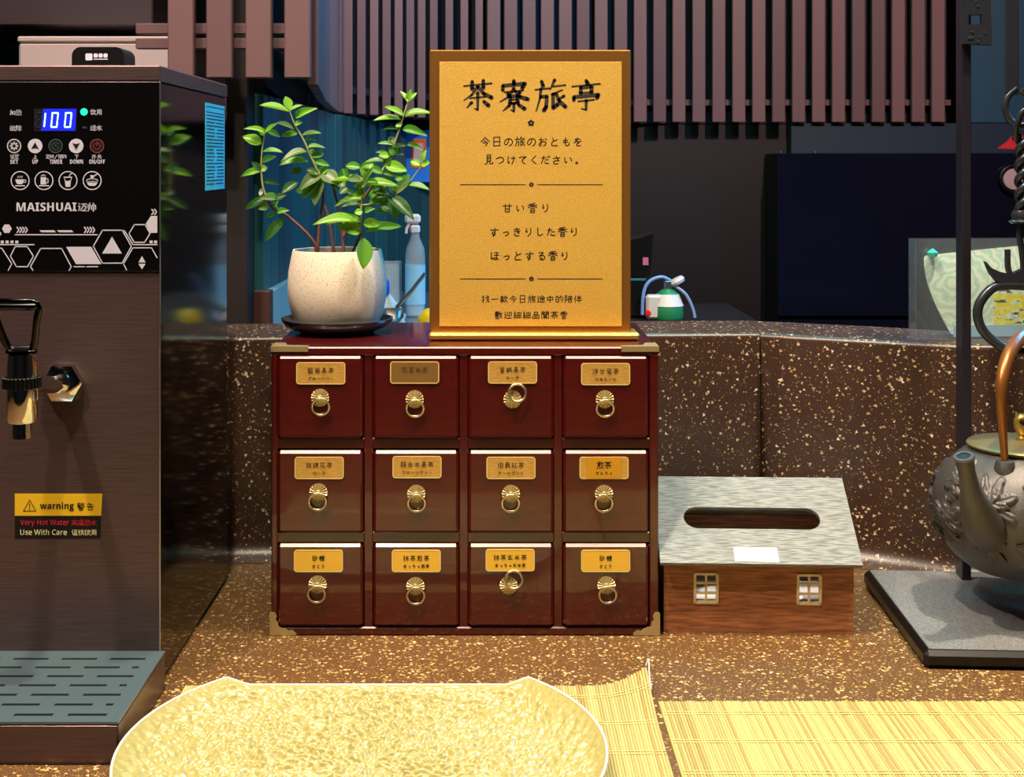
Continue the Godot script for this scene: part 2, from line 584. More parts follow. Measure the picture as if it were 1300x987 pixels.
	M.owl_brass = plain(Color(0.80, 0.68, 0.36), 0.32, 0.8)
	# background
	M.slats = []
	for c in [Color(0.40, 0.30, 0.31), Color(0.37, 0.275, 0.29), Color(0.43, 0.32, 0.325)]:
		M.slats.append(plain(c, 0.5))
	M.dark_wall = plain(Color(0.10, 0.09, 0.10), 0.6)
	M.black_wall = plain(Color(0.028, 0.028, 0.034), 0.5)
	M.teal_boards = []
	for c in [Color(0.10, 0.29, 0.32), Color(0.12, 0.33, 0.36), Color(0.085, 0.25, 0.28)]:
		M.teal_boards.append(plain(c, 0.45))
	M.pillar = plain(Color(0.10, 0.075, 0.08), 0.55)
	M.cabinet_dark = plain(Color(0.24, 0.215, 0.235), 0.55)
	M.floor = plain(Color(0.16, 0.13, 0.11), 0.6)
	M.ceiling = plain(Color(0.12, 0.11, 0.11), 0.8)
	M.wall = plain(Color(0.22, 0.19, 0.17), 0.8)
	m = plain(Color(0.9, 0.97, 1.0, 0.03), 0.04)
	m.transparency = BaseMaterial3D.TRANSPARENCY_ALPHA
	M.acrylic = m
	m = plain(Color(0.80, 0.90, 0.95, 0.30), 0.12)
	m.transparency = BaseMaterial3D.TRANSPARENCY_ALPHA
	M.clear_plastic = m

# ---------------------------------------------------------------- handwriting: every character as pen strokes on a 20 x 20 field, y down
# strokes are parted by commas; "@name x0 y0 x1 y1" sets another character into a box of the field
const PEN := {
	"日": "4 1 4 19,4 1 16 1 16 19,4 10 16 10,4 18 16 18", "口": "3 4 3 17,3 4 17 4 17 17,3 16 17 16",
	"目": "4 0 4 20,4 0 16 0 16 20,4 6 16 6,4 12 16 12,4 19 16 19", "木": "1 7 19 7,10 1 10 19,10 7 6 12 1 16,10 7 14 12 19 16",
	"禾": "15 1 10 3 4 4,1 8 19 8,10 3 10 19,10 8 6 13 1 16,10 8 14 13 19 16", "艹": "0 9 20 9,6 1 6 17,14 1 14 17",
	"人": "10 1 8 8 5 13 1 18,10 3 12 9 15 14 19 18", "宀": "10 0 10 7,2 19 2 9 18 9 16 18", "方": "9 0 11 3,1 5 19 5,8 5 7 11 2 19,8 10 16 10 15 17 12 19",
	"辶": "2 2 4 4,1 8 4 8 3 14 1 18,3 15 8 18 19 18", "欠": "6 1 1 9,4 5 18 5 14 10,8 7 8 12 1 19,8 11 18 19", "攵": "6 1 1 9,4 5 19 5,14 5 11 12 1 19,4 8 10 14 19 19",
	"糸": "10 0 4 5 12 6,14 4 4 11 17 10,10 11 10 19,5 13 2 17,15 13 18 17", "田": "1 1 1 19,1 1 19 1 19 19,1 10 19 10,10 1 10 19,1 18 19 18",
	"扌": "1 5 18 5,10 0 10 19 6 17,1 13 18 10", "亻": "14 1 3 10,9 6 9 19", "阝": "3 1 3 19,3 1 16 1 11 7 17 10 14 13 6 13", "灬": "3 1 1 19,8 1 8 19,12 1 13 19,16 1 19 19",
	"氵": "4 2 14 5,2 8 11 10,3 19 13 12", "讠": "5 1 11 4,1 8 11 8 11 18 18 14", "皿": "3 0 3 18,3 0 17 0 17 18,8 0 8 18,12 0 12 18,0 19 20 19", "王": "1 3 18 3,1 10 18 10,0 17 20 16,9 3 9 17",
	"白": "11 0 6 4,2 4 2 19,2 4 18 4 18 19,2 11 18 11,2 18 18 18", "罒": "2 1 2 19,2 1 18 1 18 19,2 19 18 19,7 1 7 19,13 1 13 19", "勺": "7 1 1 8,5 5 18 5 16 17 11 18,7 10 11 13",
	"茶": "@艹 1 0 19 6,10 4 6 9 1 12,10 4 14 9 19 12,5 11 15 11,10 8 10 19 8 18,6 14 3 17,14 14 17 17",
	"寮": "@宀 1 0 19 6,4 7 16 7,10 5 7 10 1 13,11 7 14 11 19 13,6 8 7 10,14 8 13 9,@日 6 10 14 15,10 15 10 20 8 19,7 16 3 19,13 16 17 19",
	"旅": "@方 0 0 10 20,13 0 10 6,12 4 20 4,18 7 11 9,12 9 12 18 15 16,14 9 16 14 20 18,19 11 15 13",
	"亭": "10 0 11 2,1 3 19 3,@口 5 3 15 9,2 12 2 10 18 10 17 12,5 13 15 13,10 13 10 19 7 18",
	"今": "10 1 6 6 1 10,10 2 14 6 19 10,8 8 12 9,5 12 15 12 13 15 10 19", "見": "@目 4 0 16 13,8 13 7 16 2 19,12 13 12 18 18 18 18 15",
	"甘": "1 6 19 6,6 2 6 18,14 2 14 18,6 12 14 12,6 18 14 18", "香": "@禾 0 0 20 12,@日 4 11 16 20", "一": "1 10 19 10",
	"找": "@扌 0 0 8 20,10 7 19 6,13 1 15 11 19 18 19 15,18 10 11 18,16 2 18 4",
	"款": "1 4 9 4,5 1 5 7,2 7 8 7,2 10 8 10,0 13 10 13,5 13 5 19 4 18,3 15 1 17,7 15 9 17,@欠 10 0 20 20",
	"途": "@辶 0 0 20 20,13 1 6 7,13 1 20 7,10 7 17 7,8 10 19 10,13 7 13 16,10 12 8 15,16 12 19 15", "中": "3 5 3 13,3 5 17 5 17 13,3 12 17 12,10 1 10 19",
	"的": "@白 0 1 9 19,@勺 10 0 20 19", "陪": "@阝 0 0 7 20,13 0 14 3,8 4 19 4,10 5 11 8,17 5 15 8,7 9 20 9,@口 8 10 19 20", "伴": "@亻 0 0 7 20,9 3 11 6,17 3 15 6,8 8 19 8,6 13 20 13,13 1 13 19",
	"歡": "1 2 10 2,4 0 4 4,8 0 8 4,@口 0 4 6 9,@口 5 4 11 9,4 9 1 13,3 11 3 19,3 11 10 11,3 14 9 14,3 19 10 19,7 9 7 19,@欠 11 1 20 19",
	"迎": "@辶 0 0 20 20,11 2 8 4 8 12 12 10,14 3 19 3 19 11 17 11,14 3 14 16", "細": "@糸 0 0 9 20,@田 10 3 20 18", "品": "@口 4 0 16 10,@口 0 9 10 20,@口 10 9 20 20",
	"聞": "1 1 1 19,1 1 8 1 8 7,1 4 8 4,1 7 8 7,12 1 12 7,12 1 19 1 19 19 17 18,12 4 19 4,12 7 19 7,5 9 15 9,7 9 7 17,13 9 13 19,7 12 13 12,7 14 13 14,4 17 15 16",
	"加": "1 6 9 6 8 16 6 17,5 1 5 8 1 18,@口 10 3 20 19", "热": "@扌 1 0 8 13,9 4 17 4 17 11 20 11,13 0 12 7 8 12,10 6 13 9,@灬 0 15 20 20", "熱": "@扌 1 0 8 13,9 4 17 4 17 11 20 11,13 0 12 7 8 12,10 6 13 9,@灬 0 15 20 20",
	"故": "1 5 9 5,5 1 5 9,@口 0 7 10 19,@攵 10 0 20 20", "障": "@阝 0 0 7 20,13 0 13 2,8 3 19 3,11 4 11 6,16 4 16 6,7 7 20 7,@日 8 8 19 15,7 16 20 16,13 14 13 20",
	"饮": "5 1 1 7,3 5 8 5 7 7,4 7 4 18 8 15,@欠 8 0 20 20", "用": "4 2 4 13 1 19,4 2 17 2 17 19 15 18,4 8 17 8,4 13 17 13,10 2 10 18", "进": "@辶 0 0 20 20,8 5 19 5,7 10 20 10,11 1 10 16,16 1 16 16",
	"水": "10 1 10 19 8 18,2 7 8 7 6 12 1 16,18 5 11 9,11 7 14 13 19 17", "设": "@讠 0 0 9 20,11 2 10 7,11 2 16 2 16 6 19 6,9 10 17 10 14 15 8 19,10 11 19 19",
	"置": "@罒 0 0 20 6,3 8 17 8,10 6 10 10,@目 5 10 16 18,2 19 18 19,3 11 3 19", "上": "10 2 10 18,10 9 17 9,2 18 18 18", "下": "2 3 18 3,10 3 10 19,11 8 15 11",
	"定": "@宀 1 0 19 7,5 9 15 9,10 9 10 17,10 13 15 13,6 11 5 15 2 19,5 15 10 18 19 19", "时": "@日 0 2 9 17,9 6 20 6,16 1 16 18 14 17,11 10 13 12", "预": "1 2 8 2 5 6,3 4 6 7,1 9 9 9 8 11,5 9 5 18 3 17,10 2 20 2,15 2 14 5,11 5 11 14,11 5 19 5 19 14,15 7 14 13 10 19,16 14 20 19",
	"约": "6 1 2 6 7 6 2 12 8 11,1 17 8 15,@勺 9 0 20 19", "开": "3 3 17 3,1 10 19 10,7 3 6 12 2 19,13 3 13 19", "关": "6 1 8 4,14 1 12 4,3 6 17 6,1 11 19 11,10 6 9 12 2 19,11 12 18 19", "/": "15 1 5 20",
	"迈": "@辶 0 0 20 20,8 3 19 3,12 3 11 9 7 15,12 8 18 8 17 14 14 15", "帅": "2 4 2 12,6 1 6 11 2 19,10 6 10 16,10 6 19 6 19 15 17 15,14 1 14 20",
	"警": "1 2 9 2,3 0 3 4,7 0 7 4,3 4 1 7,2 6 9 6 8 10,@口 2 6 7 11,@攵 10 0 20 10,2 12 18 12,5 14 15 14,@口 5 14 15 20", "告": "6 1 3 6,4 4 16 4,10 1 10 9,1 9 19 9,@口 3 9 17 20",
	"高": "10 0 10 3,1 4 19 4,@口 5 4 15 10,2 20 2 11 18 11 18 19 16 19,@口 6 11 14 18", "溫": "@氵 0 0 7 20,@日 7 0 18 9,@皿 6 11 20 19", "謹": "@讠 0 0 8 20,8 3 19 3,11 1 11 6,16 1 16 6,@口 9 6 18 12,9 13 18 13,9 16 18 16,13 7 13 19,8 19 20 19",
	"慎": "4 1 4 19,1 6 2 10,6 5 7 8,9 3 19 3,14 1 14 5,@目 9 5 19 14,8 15 20 15,12 16 9 19,16 16 19 19", "使": "@亻 0 0 7 20,8 4 20 4,@口 8 5 20 12,14 1 14 11 11 16 6 19,10 13 14 16 20 19",
	"藍": "@艹 1 0 19 5,2 6 2 12,2 6 9 6,2 9 8 9,2 12 9 12,6 6 6 12,12 5 11 9,12 7 19 7,14 9 16 11,@皿 1 14 19 19", "莓": "@艹 1 0 19 5,6 6 4 9,5 8 17 8,6 10 5 18 16 18 17 10 6 10,2 14 19 14,11 11 11 13",
	"果": "@日 3 0 17 10,10 0 10 20,1 12 19 12,10 12 2 18,10 12 18 18", "草": "@艹 1 0 19 5,@日 4 6 16 14,2 16 18 16,10 13 10 20", "本": "@木 0 0 20 20,6 14 14 14",
	"蜜": "@宀 1 0 19 6,4 7 3 9,7 6 8 9 14 9,14 6 6 10,16 7 17 9,6 12 6 16,6 12 14 12 14 16,6 16 14 16,10 11 10 19,5 19 15 18", "桃": "@木 0 0 9 20,12 1 12 10 8 18,15 1 15 17 19 17 19 14,9 5 11 8,11 10 8 13,18 4 16 7,16 9 19 12",
	"洋": "@氵 0 0 7 20,9 1 11 4,17 1 15 4,8 5 19 5,9 9 18 9,6 13 20 13,13 5 13 20", "菊": "@艹 1 0 19 5,5 6 2 11,4 8 18 8 17 18 14 19,6 13 14 13,10 9 10 19,10 13 6 17,10 13 14 17",
	"玫": "@王 0 1 9 19,@攵 9 0 20 20", "瑰": "@王 0 1 8 19,10 3 10 10,10 3 18 3 18 10,10 6 18 6,10 10 18 10,14 0 14 10,13 10 8 19,15 10 15 19 20 19", "花": "@艹 1 0 19 5,6 6 2 12,4 10 4 20,11 7 11 18 19 18 19 15,17 9 9 14",
	"綜": "@糸 0 0 9 20,@宀 9 0 20 6,12 8 18 8,10 11 20 11,15 11 15 19 13 18,12 13 10 17,17 13 20 17", "合": "@人 0 0 20 11,6 9 14 9,@口 3 10 17 20", "伯": "@亻 0 0 7 20,@白 8 0 19 19",
	"爵": "14 0 4 1,4 3 5 4,9 2 9 4,14 2 13 4,@罒 2 5 18 8,3 10 3 19,3 10 9 10 9 14 3 14,4 19 9 17,12 13 19 13,16 10 16 19 14 18", "紅": "@糸 0 0 9 20,10 4 19 4,14 4 14 17,9 17 20 17",
	"煎": "6 0 8 2,14 0 12 2,1 4 19 4,4 6 4 14,4 6 9 6 9 14,4 9 9 9,4 11 9 11,13 6 13 11,17 6 17 14 15 14,@灬 1 15 19 20", "砂": "1 2 8 2,5 2 1 10,@口 1 8 9 19,13 1 13 11 11 10,10 4 8 9,16 4 19 8,18 10 8 19",
	"糖": "1 8 9 8,5 1 5 19,2 3 3 6,8 3 7 6,5 8 1 14,5 8 9 13,14 0 14 2,10 3 20 3,10 3 9 12 8 19,12 6 18 6 18 10 12 10,11 8 20 8,15 4 15 13,@口 11 12 19 20", "抹": "@扌 0 0 8 20,9 5 20 5,11 9 18 9,14 1 14 20,14 9 9 16,14 9 20 16",
	"玄": "10 0 10 3,1 4 19 4,10 4 4 9 12 9,14 7 3 17 17 15,14 13 18 18", "米": "1 10 19 10,10 1 10 19,4 3 6 7,16 3 14 7,10 10 3 17,10 10 17 17",
}
const KANA := {
	"の": "11 4 9 12 6 16 3 15 2 11 5 6 10 4 15 5 18 9 18 13 15 17 12 18", "お": "2 6 11 6,6 2 6 17 4 18 2 16 6 11 12 10 16 12 15 16 11 18,14 4 17 6", "と": "6 2 8 9,16 6 8 9 4 13 5 17 9 18 16 18",
	"も": "9 2 8 12 9 17 13 18 16 16 16 12,4 7 13 7,4 11 13 11", "を": "4 5 15 5,10 2 6 9 3 12 8 9 11 10 11 14,17 9 11 12 8 15 9 18 16 18", "つ": "2 8 10 5 16 7 17 11 14 15 8 17", "っ": "5 12 11 10 15 11 15 14 13 17 9 18",
	"け": "4 3 3 10 4 17 6 14,9 7 18 7,14 3 14 12 11 18", "て": "3 5 17 4 11 8 9 12 11 16 15 18", "く": "14 2 6 10 14 18", "だ": "3 6 11 6,7 2 5 10 2 17,10 10 16 10,9 14 11 17 17 17,15 3 16 6,18 2 19 5", "た": "3 6 12 6,7 2 5 10 2 17,10 10 17 10,9 14 11 17 18 17",
	"さ": "3 7 17 6,9 2 13 10 15 12 8 12 4 14 6 18 13 18", "い": "4 5 4 12 6 16 8 13,14 6 17 9 17 13", "。": "3 16 5 14 7 16 5 18 3 16", "り": "6 3 5 8 6 11 8 8,14 3 15 8 14 14 9 18", "す": "2 6 18 6,11 2 11 12 9 15 6 14 6 11 9 10 11 12 11 15 7 19",
	"き": "4 5 15 4,4 9 16 8,8 2 14 12 10 12,5 13 5 16 8 18 14 18", "し": "6 2 6 14 8 17 12 17 16 14", "ほ": "4 3 3 10 4 17 6 14,9 4 18 4,9 9 18 9,14 4 14 16 11 18 8 16 10 14 14 15 18 18", "る": "5 4 14 4 6 11 12 9 16 11 17 14 14 18 9 18 8 16 10 14 13 17",
	"せ": "1 8 19 7,14 2 14 12 11 12,6 4 6 16 8 18 16 18", "ん": "10 2 2 18 8 11 11 12 11 16 14 18 19 12", "ち": "3 5 16 5,9 2 6 11 12 9 17 12 15 16 8 18", "ゃ": "5 12 12 9 16 11 15 14 12 15,8 8 11 18", "う": "7 2 13 4,4 8 12 7 15 11 12 16 7 19", "ま": "3 5 17 5,3 9 17 9,10 2 10 15 7 17 5 15 8 13 12 14 17 17",
	"ー": "2 10 18 10", "ル": "6 3 6 10 2 18,12 3 12 17 19 11", "フ": "3 4 17 4 14 12 7 19", "ブ": "3 5 15 5 13 12 6 19,16 1 17 4,19 0 20 3", "ベ": "1 12 7 6 19 15,13 3 15 6", "リ": "5 3 5 12,15 2 15 11 10 19", "ピ": "5 2 5 17 17 17,16 6 5 10", "チ": "15 2 4 4,1 9 19 9,11 4 11 12 6 19",
	"カ": "2 6 17 6 16 17 13 17,9 2 8 9 2 18", "モ": "4 4 16 4,2 10 18 10,9 4 9 17 17 17", "ミ": "4 3 16 6,4 9 15 11,3 14 17 18", "ロ": "3 4 3 17,3 4 17 4 17 17,3 16 17 16", "ズ": "3 4 15 4 9 12 2 18,11 11 17 18", "ツ": "3 6 5 10,9 5 10 9,17 5 15 12 8 19", "テ": "5 3 15 3,1 9 19 9,11 9 6 19",
	"ィ": "15 7 5 14,11 10 11 19", "ア": "2 4 18 4 12 10,10 8 9 14 4 19", "グ": "7 2 2 10,6 5 16 5 14 13 6 19,18 1 19 4", "レ": "5 2 5 17 18 9", "イ": "16 2 2 11,10 7 10 19",
}
var stroke_cache := {}

func strokes_of(ch: String) -> Array:
	if stroke_cache.has(ch):
		return stroke_cache[ch]
	var out := []
	var source: String = PEN.get(ch, KANA.get(ch, ""))
	for s in source.split(",", false):
		var w := s.split(" ", false)
		if w[0].begins_with("@"):
			var x0 := float(w[1])
			var y0 := float(w[2])
			var x1 := float(w[3])
			var y1 := float(w[4])
			for line in strokes_of(w[0].substr(1)):
				var moved := PackedVector2Array()
				for p in line:
					moved.append(Vector2(lerpf(x0, x1, p.x / 20.0), lerpf(y0, y1, p.y / 20.0)))
				out.append(moved)
			continue
		var line := PackedVector2Array()
		for i in range(0, w.size() - 1, 2):
			line.append(Vector2(float(w[i]), float(w[i + 1])))
		if KANA.has(ch) and line.size() > 2 and not ch in "ロ":
			line = curved(line)
		out.append(line)
	stroke_cache[ch] = out
	return out

func curved(line: PackedVector2Array, per := 4) -> PackedVector2Array:
	var out := PackedVector2Array()
	var n := line.size()
	for i in n - 1:
		for k in per:
			out.append(line[i].cubic_interpolate(line[i + 1], line[maxi(i - 1, 0)], line[mini(i + 2, n - 1)], float(k) / per))
	out.append(line[n - 1])
	return out

func pen(st: SurfaceTool, line: PackedVector2Array, w0: float, w1: float, z: float, caps := 6):
	# a flat pen line of width w0 at its start and w1 at its end, facing +z
	st.set_smooth_group(-1)
	var n := line.size()
	var out := Vector3(0, 0, 1)
	for i in n:
		var w := lerpf(w0, w1, float(i) / maxi(n - 1, 1)) * 0.5
		if caps > 0:
			for k in caps:
				var a := Vector2.from_angle(TAU * k / caps) * w + line[i]
				var b := Vector2.from_angle(TAU * (k + 1) / caps) * w + line[i]
				tri(st, Vector3(line[i].x, line[i].y, z), Vector3(a.x, a.y, z), Vector3(b.x, b.y, z), out)
		if i < n - 1:
			var v := lerpf(w0, w1, float(i + 1) / maxi(n - 1, 1)) * 0.5
			var side := (line[i + 1] - line[i]).normalized().orthogonal()
			var p := [line[i] + side * w, line[i] - side * w, line[i + 1] - side * v, line[i + 1] + side * v]
			quad(st, Vector3(p[0].x, p[0].y, z), Vector3(p[1].x, p[1].y, z), Vector3(p[2].x, p[2].y, z), Vector3(p[3].x, p[3].y, z), out)

func write(st: SurfaceTool, text: String, x: float, y: float, size: float, pitch: float, weight: float, z: float, brush := 0.0, lean := 0.0):
	# x, y: middle of the first character; pitch: distance between characters; weight: line width over size
	for i in text.length():
		for line in strokes_of(text[i]):
			var moved := PackedVector2Array()
			for p in line:
				var q: Vector2 = (p - Vector2(10, 10)) / 20.0
				moved.append(Vector2(x + i * pitch + q.x * size, y + (-q.y + q.x * lean) * size))
			var w := weight * size
			if brush > 0.0:
				var dir: Vector2 = moved[moved.size() - 1] - moved[0]
				var across: bool = absf(dir.x) > absf(dir.y) * 2.2 and line.size() == 2
				var full := w * (0.62 if across else 1.25)
				pen(st, moved, full * (1.0 - brush * 0.1), full * (1.0 if across else 1.0 - brush * (0.75 if dir.x < 0 else -0.15)), z, 8)
			else:
				pen(st, moved, w, w, z, 5)

func latin(text: String, height: float, depth := 0.0003, bold := true, mono := false) -> TextMesh:
	var f := SystemFont.new()
	f.font_names = PackedStringArray(["Droid Sans"])
	f.font_weight = 700 if bold else 400
	var t := TextMesh.new()
	t.font = f
	t.text = text
	t.font_size = 48
	t.pixel_size = height / 34.0        # capitals are about 34 of 48 units high
	t.depth = depth
	t.curve_step = 1.0
	return t

func word(text: String, height: float, width: float, bold := true) -> ArrayMesh:
	# a printed word set to an exact width
	var t := latin(text, height, 0.0003, bold)
	var box := t.get_aabb()
	return as_array(t, Transform3D(Basis.from_scale(Vector3(width / box.size.x, 1, 1)), Vector3(-box.get_center().x * width / box.size.x, 0, 0)))

func fill(st: SurfaceTool, outline: PackedVector2Array, z: float):
	st.set_smooth_group(-1)
	var idx := Geometry2D.triangulate_polygon(outline)
	for i in range(0, idx.size(), 3):
		var a := outline[idx[i]]
		var b := outline[idx[i + 1]]
		var c := outline[idx[i + 2]]
		tri(st, Vector3(a.x, a.y, z), Vector3(b.x, b.y, z), Vector3(c.x, c.y, z), Vector3(0, 0, 1))

func blossom(st: SurfaceTool, at: Vector2, r: float, z: float):
	for k in 5:
		fill(st, disc(at + Vector2.from_angle(PI / 2 + TAU * k / 5) * r * 0.62, r * 0.40, 10), z)
	var hub := PackedVector2Array()
	for k in 13:
		hub.append(at + Vector2.from_angle(TAU * k / 12) * r * 0.42)
	pen(st, hub, r * 0.3, r * 0.3, z, 0)

# ---------------------------------------------------------------- the counter
const LEDGE := [[-1.3, 1.40], [-0.8, 1.455], [-0.292, 1.494], [0.0, 1.515], [0.309, 1.528], [0.40, 1.482], [0.50, 1.431], [0.60, 1.428], [1.3, 1.43]]   # front of the upstand: x, depth

func path_out(path: Array, i: int) -> Vector2:
	# unit vector away from the viewer, square to the path at point i (in x, depth)
	var a := Vector2(path[maxi(i - 1, 0)][0], path[maxi(i - 1, 0)][1])
	var b := Vector2(path[mini(i + 1, path.size() - 1)][0], path[mini(i + 1, path.size() - 1)][1])
	var d := (b - a).normalized()
	return Vector2(-d.y, d.x)

func along(path: Array, profile: Array, from: int, to: int) -> ArrayMesh:
	# a profile of [back, height] pairs swept along part of a path
	var st := begin()
	var rows := []
	for i in range(from, to + 1):
		var o := path_out(path, i)
		var row := PackedVector3Array()
		for q in profile:
			row.append(Vector3(path[i][0] + o.x * q[0], q[1], -(path[i][1] + o.y * q[0])))
		rows.append(row)
	for j in profile.size() - 1:
		st.set_smooth_group(1 if profile.size() > 10 and j < 9 else j + 2)
		for i in rows.size() - 1:
			var pq := Vector2(profile[j + 1][0] - profile[j][0], profile[j + 1][1] - profile[j][1])
			var o := path_out(path, from + i)
			var n2 := Vector2(-pq.y, pq.x)        # outward is to the left of travel up the front
			var out := Vector3(o.x * n2.x, n2.y, -o.y * n2.x)
			quad(st, rows[i][j], rows[i + 1][j], rows[i + 1][j + 1], rows[i][j + 1], out)
	st.set_smooth_group(-1)
	for e in [0, rows.size() - 1]:
		var row: PackedVector3Array = rows[e]
		for j in range(1, row.size() - 1):
			tri(st, row[0], row[j], row[j + 1], Vector3(-1 if e == 0 else 1, 0, 0))
	return done(st)

func build_counter():
	var t := thing("tea_counter", "brown speckled solid-surface counter with a raised ledge at its back", "counter")
	part("worktop", block(-1.3, 1.3, -0.04, 0.0, -1.62, -0.42, 0.006), M.speckle_top, t)
	part("cabinet_base", block(-1.28, 1.28, -0.9, -0.04, -1.60, -0.50, 0.004), M.black_wall, t)
	var profile := [[-0.022, 0.0005], [-0.012, 0.003], [-0.005, 0.009], [-0.001, 0.018], [0.0, 0.03], [0.0, 0.2410], [0.00046, 0.2433], [0.00176, 0.24524], [0.0037, 0.24654], [0.006, 0.247], [0.12, 0.247], [0.12, 0.0005]]
	part("upstand", along(LEDGE, profile, 0, 4), M.speckle, t)
	var second := part("upstand", along(LEDGE, profile, 4, LEDGE.size() - 1), M.speckle, t)
	second.position.x = 0.0008

# ---------------------------------------------------------------- drawer chest
func rosette_mesh(r: float) -> ArrayMesh:
	# a small fluted disc facing +z
	var st := begin()
	var n := 36
	st.set_smooth_group(-1)
	for k in n:
		var f0 := TAU * k / n
		var f1 := TAU * (k + 1) / n
		var z0 := 0.0030 if k % 2 == 0 else 0.0003
		var z1 := 0.0030 if k % 2 == 1 else 0.0003
		var a := Vector3(cos(f0) * r, sin(f0) * r, z0 * 0.7)
		var b := Vector3(cos(f1) * r, sin(f1) * r, z1 * 0.7)
		var c := Vector3(cos(f1) * r * 0.3, sin(f1) * r * 0.3, 0.0022)
		var d := Vector3(cos(f0) * r * 0.3, sin(f0) * r * 0.3, 0.0022)
		quad(st, a, b, c, d, Vector3(0, 0, 1))
		quad(st, a, b, Vector3(b.x, b.y, 0), Vector3(a.x, a.y, 0), a)
	add_lathe(st, [[r * 0.32, 0.002], [r * 0.26, 0.0042], [0.0, 0.0055]], 12, Transform3D(Basis(Vector3.RIGHT, PI / 2), Vector3.ZERO))
	return done(st)

func build_chest():
	var w := 0.3615
	var h := 0.2695
	var dep := 0.19
	var mm := 0.000735            # a step of the drawer grid
	var t := thing("tea_drawer_chest", "dark red lacquered wooden tea chest with twelve small ring-pull drawers", "chest", Vector3(-0.0227, 0, -1.345))
	var fz := dep / 2
	var st := begin()
	# the carcass: shelves and uprights that the drawers sit between
	add_box(st, Vector3(0, h - 0.004, 0), Vector3(w, 0.008, dep), 0.0012)
	add_box(st, Vector3(0, 0.004, 0), Vector3(w, 0.008, dep), 0.0012)
	add_box(st, Vector3(-w / 2 + 0.003, h / 2, 0), Vector3(0.006, h - 0.0145, dep - 0.0006), 0.001)
	add_box(st, Vector3(w / 2 - 0.0042, h / 2, 0), Vector3(0.0084, h - 0.0145, dep - 0.0006), 0.001)
	add_box(st, Vector3(0, h / 2, -fz + 0.003), Vector3(w - 0.002, h - 0.002, 0.006))
	for u in [468.0, 589.0, 709.0]:
		add_box(st, Vector3((u - 590.5) * mm, h / 2, -0.0005), Vector3(0.0088, h - 0.0145, dep - 0.002), 0.001)
	for v in [564.5, 684.0]:
		add_box(st, Vector3(0, (808.0 - v) * mm, -0.001), Vector3(w - 0.006, 0.0105, dep - 0.003), 0.001)
	part("carcass", done(st), M.lacquer, t)
	var col := [407.0, 528.5, 649.0, 769.5]
	var row := [504.5, 625.0, 743.5]
	var front := bevel_box(Vector3(0.0796, 0.0770, 0.03), 0.0026)
	var plate := slab(round_rect(0.0456, 0.0205, 0.0026), 0.0, 0.0010)
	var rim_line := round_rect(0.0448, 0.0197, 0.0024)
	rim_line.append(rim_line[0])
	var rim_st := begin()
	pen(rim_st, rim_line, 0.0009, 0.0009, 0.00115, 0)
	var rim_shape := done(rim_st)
	var rose := rosette_mesh(0.0083)
	var loop := as_array(ring(0.0079, 0.0012, 32, 8), Transform3D(Basis(Vector3.RIGHT, PI / 2), Vector3.ZERO))
	var shown := [
		[["藍莓果茶", "ブルーベリー"], ["花草本茶", ""], ["蜜桃果茶", "ピーチ"], ["洋甘菊茶", "カモミール"]],
		[["玫瑰花茶", "ローズ"], ["綜合水果茶", "フルーツティー"], ["伯爵紅茶", "アールグレイ"], ["煎茶", "せんちゃ"]],
		[["砂糖", "さとう"], ["抹茶煎茶", "まっちゃ煎茶"], ["抹茶玄米茶", "まっちゃ玄米茶"], ["砂糖", "さとう"]],
	]
	var plate_at := [[[408, 474], [527, 473], [651, 473], [769, 475]], [[406, 594], [530, 593], [649, 594], [767, 594]], [[405, 712], [529, 712], [648, 711], [769, 712]]]
	var rose_at := [[[407, 505], [527, 507], [651, 507], [768, 507]], [[405, 625], [529, 627], [649, 627], [767, 627]], [[404, 742], [528, 744], [646, 743], [770, 743]]]
	var swing := [[0.12, 0.06, 2.55, 0.0], [-0.08, 0.05, -0.05, -0.06], [-0.1, 0.05, 2.5, 0.12]]   # how far each ring has turned round its post
	for r in 3:
		for c in 4:
			var d := part("drawer", front, M.lacquer, t, Vector3((col[c] - 590.5) * mm, (808.0 - row[r]) * mm, fz - 0.0132))
			var z := 0.0150
			var px: float = (plate_at[r][c][0] - col[c]) * mm
			var py: float = -(plate_at[r][c][1] - row[r]) * mm
			var pm: Material = M.plate_yellow if r == 2 else (M.plate_bronze if r == 0 and c == 1 else M.plate_gold)
			var pl := part("label_plate", plate, pm, d, Vector3(px, py, z))
			if r == 1 and c == 3:
				pl.set_meta("label", "gold label plate with a paper strip stuck over it")
				part("paper_strip", slab(round_rect(0.0335, 0.0198, 0.0004), 0.0010, 0.0013), M.plate_sticker, d, Vector3(px, py, z))
			part("plate_edge_highlight", rim_shape, M.plate_edge_highlight, d, Vector3(px, py, z))
			var ls := begin()
			var upper: String = shown[r][c][0]
			var lower: String = shown[r][c][1]
			var big := r == 1 and c == 3
			var size := 0.0068 if big else 0.0053
			var pitch := size * (1.05 if big else 1.2)
			write(ls, upper, -(upper.length() - 1) * pitch / 2, 0.0026, size, pitch, 0.12 if big else 0.1, 0.00135)
			if lower:
				write(ls, lower, -(lower.length() - 1) * 0.0042 / 2, -0.0048, 0.0035, 0.0042, 0.13, 0.00135)
			part("lettering", done(ls), M.ink if big or r == 2 else M.ink_faint, d, Vector3(px, py, z))
			var ro := Vector3((rose_at[r][c][0] - col[c]) * mm, -(rose_at[r][c][1] - row[r]) * mm, z)
			part("rosette", rose, M.brass_old, d, ro)
			var hang := Vector3(0, -0.0079, 0).rotated(Vector3(0, 0, 1), swing[r][c])
			part("ring_pull", loop, M.ring_metal, d, ro + hang + Vector3(0, 0, 0.0042), Vector3(0.12 if absf(swing[r][c]) < 1 else -0.2, 0, 0))
